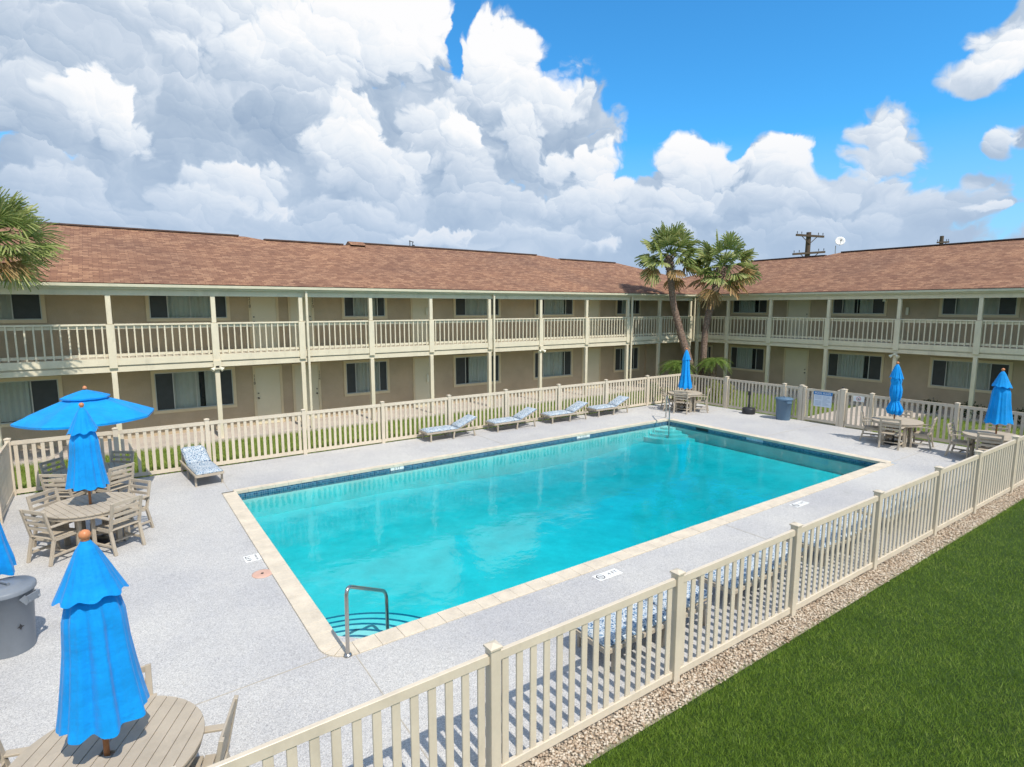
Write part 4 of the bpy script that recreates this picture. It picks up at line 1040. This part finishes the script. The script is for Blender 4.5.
def make_table(r=.68):
    root = empty('patio_table', (0,0,0))
    mb = MB(); n = 13; wd = 2*r/n
    for k in range(n):
        x0 = -r+k*wd+.003; x1 = -r+(k+1)*wd-.003
        if k == n//2: segs = [(-1,-.03),(.03,1)]
        else: segs = [(-1,1)]
        for s0, s1 in segs:
            pts = []; m_ = 6
            up = [(x0+(x1-x0)*i/m_, math.sqrt(max(0,(r*1.0)**2-(x0+(x1-x0)*i/m_)**2))) for i in range(m_+1)]
            if (s0, s1) == (-1,1): poly = [(x,-y) for x,y in up]+[(x,y) for x,y in reversed(up)]
            elif s0 == -1: poly = [(x,-y) for x,y in up]+[(x1,-.03),(x0,-.03)]
            else: poly = [(x0,.03),(x1,.03)]+[(x,y) for x,y in reversed(up)]
            mb.prism(poly, .715, .74)
    mb.build('tabletop', M['poly'], root, bevel=.003)
    mb = MB(); mb.lathe([(r-.035,.655),(r-.02,.655),(r-.02,.713),(r-.035,.713)], (0,0,0), 48, False, False)
    mb.beam((-.6,0,.69),(.6,0,.69),.05,.045); mb.beam((0,-.6,.69),(0,.6,.69),.05,.043)
    mb.build('apron', M['poly'], root)
    for sx, sy in ((1,1),(1,-1),(-1,1),(-1,-1)):
        mb = MB(); mb.box(sx*.30-.04, sx*.30+.04, sy*.30-.04, sy*.30+.04, 0, .668); mb.build('leg', M['poly'], root, bevel=.004)
    mb = MB(); mb.beam((-.30,.30,.2),(.30,-.30,.2),.06,.05); mb.beam((-.30,-.30,.2),(.30,.30,.202),.06,.05); mb.build('stretcher', M['poly'], root)
    return root
def cloth(prof, n, amp, folds, seed, tilt=(0,0)):
    """fluted cloth of revolution. prof: list of (radius, z)"""
    rg = random.Random(seed); ph = [rg.uniform(0,6.28) for _ in range(5)]; mb = MB(); vs = []; fs = []
    for i, (r, z) in enumerate(prof):
        f = i/(len(prof)-1)
        for k in range(n):
            t = 2*math.pi*k/n
            w = math.cos(folds*t+ph[0]+.35*math.sin(2*t+ph[1])); w = math.copysign(abs(w)**.7, w)
            w2 = math.cos((folds*2+1)*t+ph[2])*.35
            rr = r*(1+amp*(w*(.75+.5*math.sin(1.7*t+ph[4]))+w2)*min(1, f*1.6+.05)+.06*math.sin(t+ph[3]))
            zz = z + (rr-r)*(-.12) - (0.014*f*f*math.cos(folds*t+ph[0])) + .02*f*math.sin(t+ph[4]) 
            vs.append((rr*math.cos(t), rr*math.sin(t), zz))
    m_ = len(prof)
    for i in range(m_-1):
        for k in range(n): fs.append((i*n+k, i*n+(k+1)%n, (i+1)*n+(k+1)%n, (i+1)*n+k))
    mb.add(vs, fs, True); return mb
def make_closed(kind, seed, top=2.50, foot=True):
    root = empty('patio_umbrella', (0,0,0))
    mb = MB(); mb.tube([(0,0,.05),(0,0,top+.01)], .021, 14); mb.build('pole', M['pole_wood'], root)
    mb = MB(); mb.lathe([(.020,-.01),(.030,.0),(.026,.012),(.038,.022),(.041,.045),(.030,.068),(.010,.078)], (0,0,top), 18); mb.build('finial', M['finial'], root)
    def dense(pr, k=5):
        out = []
        for (a,b_),(c,d) in zip(pr, pr[1:]):
            for i in range(k): out.append((a+(c-a)*i/k, b_+(d-b_)*i/k))
        return out+[pr[-1]]
    if kind == 'wide':
        main = [(.03,top-.05),(.11,top-.28),(.17,top-.48),(.195,top-.60),(.21,top-.85),(.235,top-1.06),(.265,top-1.27),(.29,top-1.42)]; f, am = 8, .09
        vent = [(.03,top-.005),(.075,top-.08),(.15,top-.26),(.225,top-.43)]; vf, va = 8, .05
    elif kind == 'slim':
        main = [(.03,top-.05),(.10,top-.28),(.14,top-.48),(.145,top-.7),(.16,top-.95),(.20,top-1.2),(.25,top-1.45),(.26,top-1.55)]; f, am = 8, .15
        vent = [(.03,top-.005),(.065,top-.08),(.12,top-.26),(.16,top-.42)]; vf, va = 8, .12
    else:  # tied
        main = [(.03,top-.05),(.10,top-.28),(.15,top-.5),(.13,top-.62),(.16,top-.8),(.145,top-.98),(.10,top-1.15),(.15,top-1.27),(.205,top-1.42),(.17,top-1.54),(.10,top-1.56)]; f, am = 8, .16
        vent = [(.03,top-.005),(.065,top-.08),(.12,top-.26),(.165,top-.43)]; vf, va = 8, .12
    cn = cloth(dense(main), 112, am, f, seed).build('canopy', M['blue'], root)
    cloth(dense(vent), 112, va, vf, seed+3).build('vent_flap', M['blue'], cn)
    if kind == 'tied':
        mb = MB(); mb.lathe([(.105,-.02),(.11,0),(.105,.02)], (0,0,top-1.15), 20, True, False); mb.build('tie_strap', M['blue'], cn)
    if foot:
        mb = MB(); mb.lathe([(.24,0),(.24,.05),(.20,.075),(.05,.09),(.035,.12),(.035,.38)], (0,0,0), 28); mb.build('base', M['black'], root)
    return root
def make_open(top=2.50, r=1.25):
    root = empty('patio_umbrella', (0,0,0))
    mb = MB(); mb.tube([(0,0,.05),(0,0,top+.01)], .021, 12); mb.build('pole', M['pole_wood'], root)
    mb = MB(); mb.lathe([(.012,0),(.036,.005),(.042,.03),(.034,.06),(.012,.078)], (0,0,top), 16); mb.build('finial', M['finial'], root)
    def canopy(r0, z0, r1, z1, sag, edge, nseg=8, rings=8):
        mb = MB(); vs = []; fs = []; per = 8; n = nseg*per
        for i in range(rings+1):
            f = i/rings; 
            for k in range(n):
                a = 2*math.pi*k/n; s = (k % per)/per; bow = math.sin(math.pi*s)
                oct_ = math.cos(math.pi/nseg)/math.cos(((a+math.pi/nseg) % (2*math.pi/nseg))-math.pi/nseg) if False else 1-(1-math.cos(math.pi/nseg))*bow*1.1
                rr = (r0+(r1-r0)*f)*(oct_ if f > 0 else 1)
                z = z0+(z1-z0)*(f**1.12) - sag*bow*f*(1-f*.55)
                vs.append((rr*math.cos(a), rr*math.sin(a), z))
        for i in range(rings):
            for k in range(n): fs.append((i*n+k, i*n+(k+1)%n, (i+1)*n+(k+1)%n, (i+1)*n+k))
        mb.add(vs, fs, True)
        if edge:
            vs = [vs[rings*n+k] for k in range(n)]+[(vs[rings*n+k][0]*.995, vs[rings*n+k][1]*.995, vs[rings*n+k][2]-edge) for k in range(n)]
            mb.add(vs, [(k,(k+1)%n,n+(k+1)%n,n+k) for k in range(n)])
        return mb
    cn = canopy(.10, top-.10, r, top-.56, .05, .045).build('canopy', M['blue'], root)
    canopy(.03, top-.005, .44, top-.145, .015, .03).build('vent_flap', M['blue'], cn)
    for k in range(8):
        a = 2*math.pi*k/8; mb = MB(); e = Vector((math.cos(a)*(r-.03), math.sin(a)*(r-.03), top-.60)); h = Vector((math.cos(a)*.04, math.sin(a)*.04, top-.14))
        mb.beam(h, e, .018, .02); mid = h.lerp(e, .5); mb.beam((math.cos(a)*.04, math.sin(a)*.04, top-.62), mid, .014, .016); mb.build('rib', M['pole_wood'], root)
    mb = MB(); mb.lathe([(.24,0),(.24,.05),(.20,.075),(.05,.09),(.035,.12),(.035,.38)], (0,0,0), 28); mb.build('base', M['black'], root)
    return root
def make_lounger(deg=22):
    """foot end at x=0, head towards +x, width along y centred on 0"""
    root = empty('sun_lounger', (0,0,0)); b = .003; hw = .31
    ang = R(deg); hx = 1.18; L2 = .78
    mb = MB()
    for s in (-1,1): mb.box(.0, 1.92, s*hw-.022, s*hw+.022, .26, .315)
    for k in range(10): mb.box(.03+k*.118, .10+k*.118, -hw+.023, hw-.023, .292, .312)
    mb.box(-.02, .02, -hw, hw, .255, .318)
    mb.build('frame', M['poly'], root, bevel=b)
    bd = Vector((math.cos(ang),0,math.sin(ang))); mb = MB()
    for s in (-1,1): mb.beam(Vector((hx,s*(hw-.05),.31)), Vector((hx,s*(hw-.05),.31))+bd*L2, .035, .045)
    for k in range(7):
        p = Vector((hx,0,.325))+bd*(.06+k*.11); mb.beam(p-Vector((0,hw-.07,0)), p+Vector((0,hw-.07,0)), .07, .016, (-math.sin(ang),0,math.cos(ang)))
    e = Vector((hx,0,.30))+bd*.55; 
    for s in (-1,1): mb.beam((e.x, s*(hw-.09), e.z), (1.80, s*(hw-.09), .30), .03, .03)
    mb.build('backrest', M['poly'], root, bevel=b)
    for x, dx in ((.13,0),(1.02,-.04),(1.78,.05)):
        for s in (-1,1):
            mb = MB(); mb.beam((x+dx, s*(hw-.01), 0), (x, s*(hw-.01), .27), .05, .045, (0,1,0)); mb.build('leg', M['poly'], root, bevel=b)
    mb = MB()
    def pad(p0, d, L, wdt, th):
        d = d.normalized(); up = Vector((-d.z,0,d.x)); n = 10; mm = 8; vs = []; fs = []
        for side in (1, 0):
            for i in range(n+1):
                for j in range(mm+1):
                    u, v = i/n, j/mm; e_ = min(1, min(u,1-u)*L/.045)**.5*min(1, min(v,1-v)*wdt/.045)**.5 if 0<i<n and 0<j<mm else 0
                    puff = th*(.35+.65*e_) if side else 0
                    puff += (.006*math.sin(u*L*22) if side and e_ > 0 else 0)
                    vs.append(p0+d*L*u+Vector((0,(v-.5)*wdt,0))+up*puff)
        W_ = mm+1; o2 = (n+1)*W_
        for i in range(n):
            for j in range(mm):
                a = i*W_+j; fs.append((a,a+W_,a+W_+1,a+1)); fs.append((o2+a,o2+a+1,o2+a+W_+1,o2+a+W_))
        for i in range(n): fs.append((i*W_,o2+i*W_,o2+(i+1)*W_,(i+1)*W_)); fs.append((i*W_+mm,(i+1)*W_+mm,o2+(i+1)*W_+mm,o2+i*W_+mm))
        for j in range(mm): fs.append((j,j+1,o2+j+1,o2+j)); fs.append((n*W_+j,o2+n*W_+j,o2+n*W_+j+1,n*W_+j+1))
        mb.add(vs, fs, True)
    pad(Vector((.0,0,.322)), Vector((1,0,0)), 1.19, .60, .065); pad(Vector((hx+.01,0,.340)), bd, .80, .58, .065)
    mb.build('cushion', M['cushion'], root)
    return root

chair0 = make_chair(); table0 = make_table(); used = {}
def inst(proto, key, loc, rz, label, cat, group):
    if key not in used: o = proto; used[key] = 1
    else: o = copy_tree(proto)
    o.location = loc; o.rotation_euler = (0,0,rz); tag(o, label, cat, group); return o
def set_table(cx, cy, rot, tlabel, angs, clabels, dist=.60):
    inst(table0, 'table', (cx,cy,0), rot, tlabel, 'table', 'round patio tables')
    for (a, dd, tw), lb in zip(angs, clabels):
        t = R(a); inst(chair0, 'chair', (cx+math.cos(t)*(dist+dd), cy+math.sin(t)*(dist+dd), 0), t+math.pi/2+R(tw), lb, 'chair', 'slatted tan patio chairs round the tables')
set_table(-.26, 5.19, R(-28), 'slatted round tan table under the nearest closed umbrella, bottom left',
    [(-27,-.02,6),(84,-.10,2),(155,-.02,5),(246,.0,0)],
    ['slatted chair seen side on between the nearest table and the near fence','slatted chair half hidden behind the nearest closed umbrella','slatted chair cut by the left edge at the nearest table','slatted chair on the camera side of the nearest table'])
set_table(-.50, 12.42, R(20), 'round tan table under the closed umbrella in front of the open one',
    [(-144,.0,3),(-53,.0,-4),(30,.0,6),(142,.0,-8)],
    ['chair at the lower left of the table in front of the open umbrella','chair seen from behind, lower right of the table before the open umbrella','chair mostly hidden at the far right of the table in front of the open umbrella','chair at the far left of the table in front of the open umbrella'])
set_table(-.56, 15.02, R(5), 'round table in the shade of the open blue umbrella',
    [(-130,-.02,5),(-50,.0,-5),(50,.04,0),(133,.04,4)],
    ['sunlit chair left of the closed umbrella, at the table under the open umbrella','sunlit chair right of the closed umbrella, at the table under the open umbrella','shaded chair under the open umbrella, right one against the fence','shaded chair under the open umbrella, left one against the fence'])
set_table(19.25, 15.08, R(30), 'round table in the far corner of the deck near the palms',
    [(140,.0,3),(-150,.02,-4),(-62,.03,5),(28,.0,0)],
    ['far corner chair on the long fence side of its table','far corner chair facing away from the pool handrail','far corner chair on the gate side of its table','far corner chair against the corner of the fence'])
set_table(19.85, 7.50, R(10), 'round table under the tied umbrella right of the gate',
    [(100,.04,10),(192,.04,-3),(-78,.03,0),(12,.0,4)],
    ['chair on the gate side of the tied umbrella table','chair with its back to the pool at the tied umbrella table','chair turned towards the right edge at the tied umbrella table','chair against the fence at the tied umbrella table'])
set_table(19.72, 5.08, R(60), 'round table under the rightmost closed umbrella beside the near fence',
    [(98,.05,-5),(190,.02,3),(-82,.0,0),(8,.0,4)],
    ['chair between the two right hand tables, at the rightmost table','chair half hidden by the near fence at the rightmost table','chair nearest the near fence corner at the rightmost table','chair against the right fence at the rightmost table'])

UG = 'azure patio umbrellas'
wide = make_closed('wide', 4)
inst(wide, 'wide', (-.26,5.19,0), R(20), 'closed azure umbrella with two tiers through the nearest table, bottom left', 'umbrella', UG)
inst(wide, 'wide', (-.50,12.42,0), R(110), 'closed azure umbrella standing in front of the open umbrella', 'umbrella', UG).rotation_euler = (0, R(-1.2), R(110))
inst(wide, 'wide', (19.84,5.06,0), R(240), 'rightmost closed azure umbrella, wide at the bottom', 'umbrella', UG)
slim = make_closed('slim', 8, 2.5); inst(slim, 'slim', (19.25,15.08,0), 0, 'slim closed azure umbrella in the far corner before the palms', 'umbrella', UG)
tied = make_closed('tied', 12, 2.5); inst(tied, 'tied', (19.78,7.54,0), R(15), 'azure umbrella tied tight round its middle, right of the gate', 'umbrella', UG)
tied.rotation_euler = (R(-1.0), R(-2.0), R(15))
op = make_open(); inst(op, 'open', (-.50,14.99,0), R(12), 'the only open umbrella, azure with a vented top, at the left', 'umbrella', UG)
u6 = copy_tree(slim); u6.location = (-1.50,9.60,0); u6.rotation_euler = (R(5),R(-9),R(70)); tag(u6, 'closed azure umbrella cut by the left edge above the grey bin', 'umbrella', UG)

LG = 'patterned sun loungers'
lg = make_lounger(); lgf = make_lounger(3)
for (x, y, rz, lb) in ((7.90,16.26,0,'blue and white cushioned lounger, leftmost of the row of four along the far fence'),
                       (10.42,16.26,1,'cushioned lounger second from the left in the row of four along the far fence'),
                       (12.83,16.28,-1,'cushioned lounger third from the left in the row of four along the far fence'),
                       (15.12,16.28,1,'cushioned lounger at the right end of the row of four, nearest the corner umbrella'),
                       (4.42,4.72,0,'cushioned lounger behind the near fence, closest to the camera'),
                       (6.83,4.72,1,'second cushioned lounger behind the near fence, before the second deck marker'),
                       (9.22,4.70,-1,'third cushioned lounger behind the near fence'),
                       (11.6,4.70,0,'farthest cushioned lounger behind the near fence')):
    inst(*((lg, 'lounger') if y > 10 else (lgf, 'flat lounger')), (x+(.05 if y > 10 else 0),y,0), R(rz), lb, 'sun lounger', LG)
for o_ in [q for q in bpy.data.objects if q.get('category') == 'sun lounger' and q.location.y > 10]: o_.scale = (.95,.95,.95)
inst(lg, 'lounger', (1.72,14.98,0), R(95), 'cushioned lounger turned towards the camera at the left end of the pool', 'sun lounger', LG)

# ------------------------------------------------------------------ bins and small things
def bin_(name, x, y, h, r, m, label, lid, rz=0):
    root = empty(name, (x,y,0), rz, label, 'trash can')
    mb = MB(); mb.lathe([(r*.80,0),(r*.82,.02),(r*.93,h-.16),(r*.955,h-.155),(r*.965,h-.05),(r*1.02,h-.045),(r*1.02,h-.01),(r*.99,h-.008),(r*.95,h-.03),(r*.9,h-.2)], (0,0,0), 40)
    for k in (0,1):
        a = k*math.pi+.35; d = Vector((math.cos(a),math.sin(a),0)); s = Vector((-d.y,d.x,0)); c = d*(r*1.0)
        mb.beam(c-s*.10+Vector((0,0,h-.07)), c-s*.07+d*.055+Vector((0,0,h-.15)), .02, .07); mb.beam(c+s*.10+Vector((0,0,h-.07)), c+s*.07+d*.055+Vector((0,0,h-.15)), .02, .07)
        mb.beam(c-s*.09+d*.055+Vector((0,0,h-.10)), c+s*.09+d*.055+Vector((0,0,h-.10)), .02, .09)
    mb.xf(Matrix.Identity(4)); o = mb.build('body', m, root, origin=(0,0,0)); 
    mb = MB(); mb.lathe([(r*1.06,h-.03),(r*1.06,h+.01),(r*1.0,h+.03),(r*.62,h+.035),(r*.60,h+.048),(r*.3,h+.05),(r*.02,h+.052)], (0,0,0), 40); l_ = mb.build('lid', m, root, origin=(0,0,0))
    mb = MB(); mb.beam((-.07,0,h+.075),(.07,0,h+.075),.03,.02); mb.beam((-.07,0,h+.05),(-.07,0,h+.08),.03,.02); mb.beam((.07,0,h+.05),(.07,0,h+.08),.03,.02); mb.build('grip', m, l_, origin=(0,0,0))
    return root
b1 = bin_('trash_can', -1.28, 9.03, .80, .285, M['grey_bin'], 'large round grey plastic bin with lid, cut by the left edge', True, R(-55))
mb = MB(); vv = [(.04,0),(.012,.012),(0,.04),(-.012,.012),(-.04,0),(-.012,-.012),(0,-.04),(.012,-.012)]
ang = R(-60)-R(-55); dd = Vector((math.cos(ang),math.sin(ang),0)); ss = Vector((-dd.y,dd.x,0)); cc = dd*.266+Vector((0,0,.36))
mb.add([cc+ss*a_+Vector((0,0,1))*b_ for a_, b_ in vv], [tuple(range(8))]); mb.build('emblem', M['black'], b1, origin=(0,0,0))
bin_('trash_can', 20.72, 11.66, .80, .30, M['blue_bin'], 'round blue grey bin with lid beside the gate', True, R(40))
um = empty('umbrella_stand', (20.72,13.1,0), 0, 'empty black umbrella stand with short pole by the right-hand fence', 'umbrella stand', 'black umbrella stands')
mb = MB(); mb.lathe([(.24,0),(.25,.04),(.25,.20),(.22,.24),(.06,.26)], (20.72,13.1,0), 28); mb.build('base', M['black'], um)
mb = MB(); mb.tube([(20.72,13.1,.25),(20.72,13.1,.86)], .035, 12); mb.tube([(20.72,13.1,.76),(20.72,13.1,.90)], .06, 12); mb.build('tube', M['black'], um)
um2 = empty('umbrella_stand', (-1.36,7.75,0), 0, 'dark wheeled stand just showing at the left edge below the grey bin', 'umbrella stand', 'black umbrella stands')
mb = MB(); mb.lathe([(.26,0),(.26,.05),(.22,.09),(.05,.10),(.04,.3)], (-1.62,7.75,0), 28); mb.build('base', M['black'], um2)
mb = MB(); mb.tube([(-1.33,7.72,.03),(-1.30,7.80,.03)], .03, 10); mb.build('wheel', M['black'], um2)

# hand rails
def rail(name, pts, label, base_pts):
    root = empty(name, base_pts[0], 0, label, 'handrail', 'steel pool handrails')
    P = [Vector(p) for p in pts]; out = [P[0]]
    for i in range(1, len(P)-1):
        a, b_, c = P[i-1], P[i], P[i+1]; r = .13
        p = b_+(a-b_).normalized()*r; q = b_+(c-b_).normalized()*r
        for k in range(7):
            t = k/6; out.append((1-t)**2*p+2*t*(1-t)*b_+t*t*q)
    out.append(P[-1])
    mb = MB(); mb.tube(out, .024, 14); mb.build('tube', M['steel'], root)
    for bp in base_pts[:1]:
        mb = MB(); mb.lathe([(.055,0),(.055,.012),(.03,.03)], bp, 18); mb.build('anchor', M['steel'], root)
    return root
rail('pool_handrail', [(2.10,6.50,.0),(2.12,6.52,.88),(2.87,7.12,.34),(2.87,7.12,-.40)], 'bent steel handrail at the nearest pool corner over the striped steps', [(2.10,6.50,0)])
rail('pool_handrail', [(17.30,14.40,.0),(17.28,14.38,.92),(16.35,13.45,.72),(16.35,13.45,-.45)], 'bent steel handrail at the far pool corner in front of the corner table', [(17.30,14.40,0)])
# skimmer lid, drain, markers
sk = empty('skimmer_cover', (1.72,9.40,0), 0, 'round faded orange lid set in the deck beside the left pool edge', 'skimmer cover')
mb = MB(); mb.lathe([(.155,.002),(.155,.010),(.14,.013),(.001,.014)], (1.72,9.40,0), 32); mb.build('lid', M['rust'], sk)
mb = MB(); mb.lathe([(.024,.0145),(.022,.019),(.001,.019)], (1.72,9.40,0), 12); mb.build('finger_hole', M['black'], sk)
def marker(name, org, xd, yd, zd, w, h, texts, label, group, m='white', m2='black'):
    o = Vector(org); xd, yd, zd = Vector(xd), Vector(yd), Vector(zd); root = empty(name, org, 0, label, 'depth marker', group)
    mb = MB(); mb.add([o+xd*a*w/2+yd*b_*h/2+zd*c for c in (0,.006) for a, b_ in ((-1,-1),(1,-1),(1,1),(-1,1))], [(0,3,2,1),(4,5,6,7),(0,1,5,4),(1,2,6,5),(2,3,7,6),(3,0,4,7)])
    mb.build('plate', M[m], root)
    for s, size, dx, dy in texts: put_text(s, size, o+xd*dx+yd*dy+zd*.0075, xd, yd, M[m2], 'lettering', root)
    return root
def no_dive(root, o, xd, yd, zd, r):
    mb = MB(); n = 24; o = Vector(o)+Vector(zd)*.008; xd = Vector(xd); yd = Vector(yd)
    for k in range(n):
        a, b_ = 2*math.pi*k/n, 2*math.pi*(k+1)/n
        mb.add([o+xd*rr*math.cos(t)+yd*rr*math.sin(t) for rr, t in ((r,a),(r*.8,a),(r*.8,b_),(r,b_))][::-1], [(0,1,2,3)])
    mb.add([o+xd*a+yd*b_ for a, b_ in ((-.6*r,.45*r),(.1*r,.15*r),(.55*r,-.35*r),(.35*r,-.5*r),(-.1*r,-.1*r),(-.7*r,.2*r))], [(0,1,2,3,4,5)])
    mb.build('pictogram', M['black'], root)
G1 = 'depth markers of the pool'
Z1 = (0,0,1)
marker('depth_marker', (6.12,PY1-.003,-.095), (1,0,0), Z1, (0,-1,0), .38, .09, [('5 FT',.10,0,0)], 'white 5 FT tile in the far waterline, left one', G1)
marker('depth_marker', (12.85,PY1-.003,-.095), (1,0,0), Z1, (0,-1,0), .58, .09, [('4 1/2 FT',.09,0,0)], 'white depth tile in the far waterline below the third lounger', G1)
marker('depth_marker', (PX1-.003,10.55,-.095), (0,-1,0), Z1, (-1,0,0), .60, .09, [('4 FT',.10,0,0)], 'white depth tile in the right-hand waterline', G1, 'sign_grey', 'white')
mk = marker('depth_marker', (1.71,10.12,.0015), (0,1,0), (-1,0,0), (0,0,1), .27, .25, [('4 FT',.12,0,.055),('NO DIVING',.046,0,-.065)], 'white lettered deck tile beside the round orange lid', G1)
mk = marker('depth_marker', (6.21,6.22,.0015), (1,0,0), (0,1,0), (0,0,1), .50, .19, [('4 FT',.11,.11,0)], 'white deck tile with pictogram at the near pool edge, closer one', G1)
no_dive(mk, (6.06,6.22,.0015), (1,0,0), (0,1,0), (0,0,1), .075)
mk = marker('depth_marker', (11.95,6.24,.0015), (1,0,0), (0,1,0), (0,0,1), .50, .19, [('5 FT',.11,.11,0)], 'white deck tile with pictogram at the near pool edge, farther one', G1)
no_dive(mk, (11.80,6.24,.0015), (1,0,0), (0,1,0), (0,0,1), .075)
sk2 = empty('skimmer_opening', (PX1,13.1,-.1), 0, 'dark skimmer slot in the waterline of the far short side', 'skimmer')
mb = MB(); mb.box(PX1-.012, PX1-.002, 12.35, 12.85, -.165, -.075); mb.build('slot', M['black'], sk2)
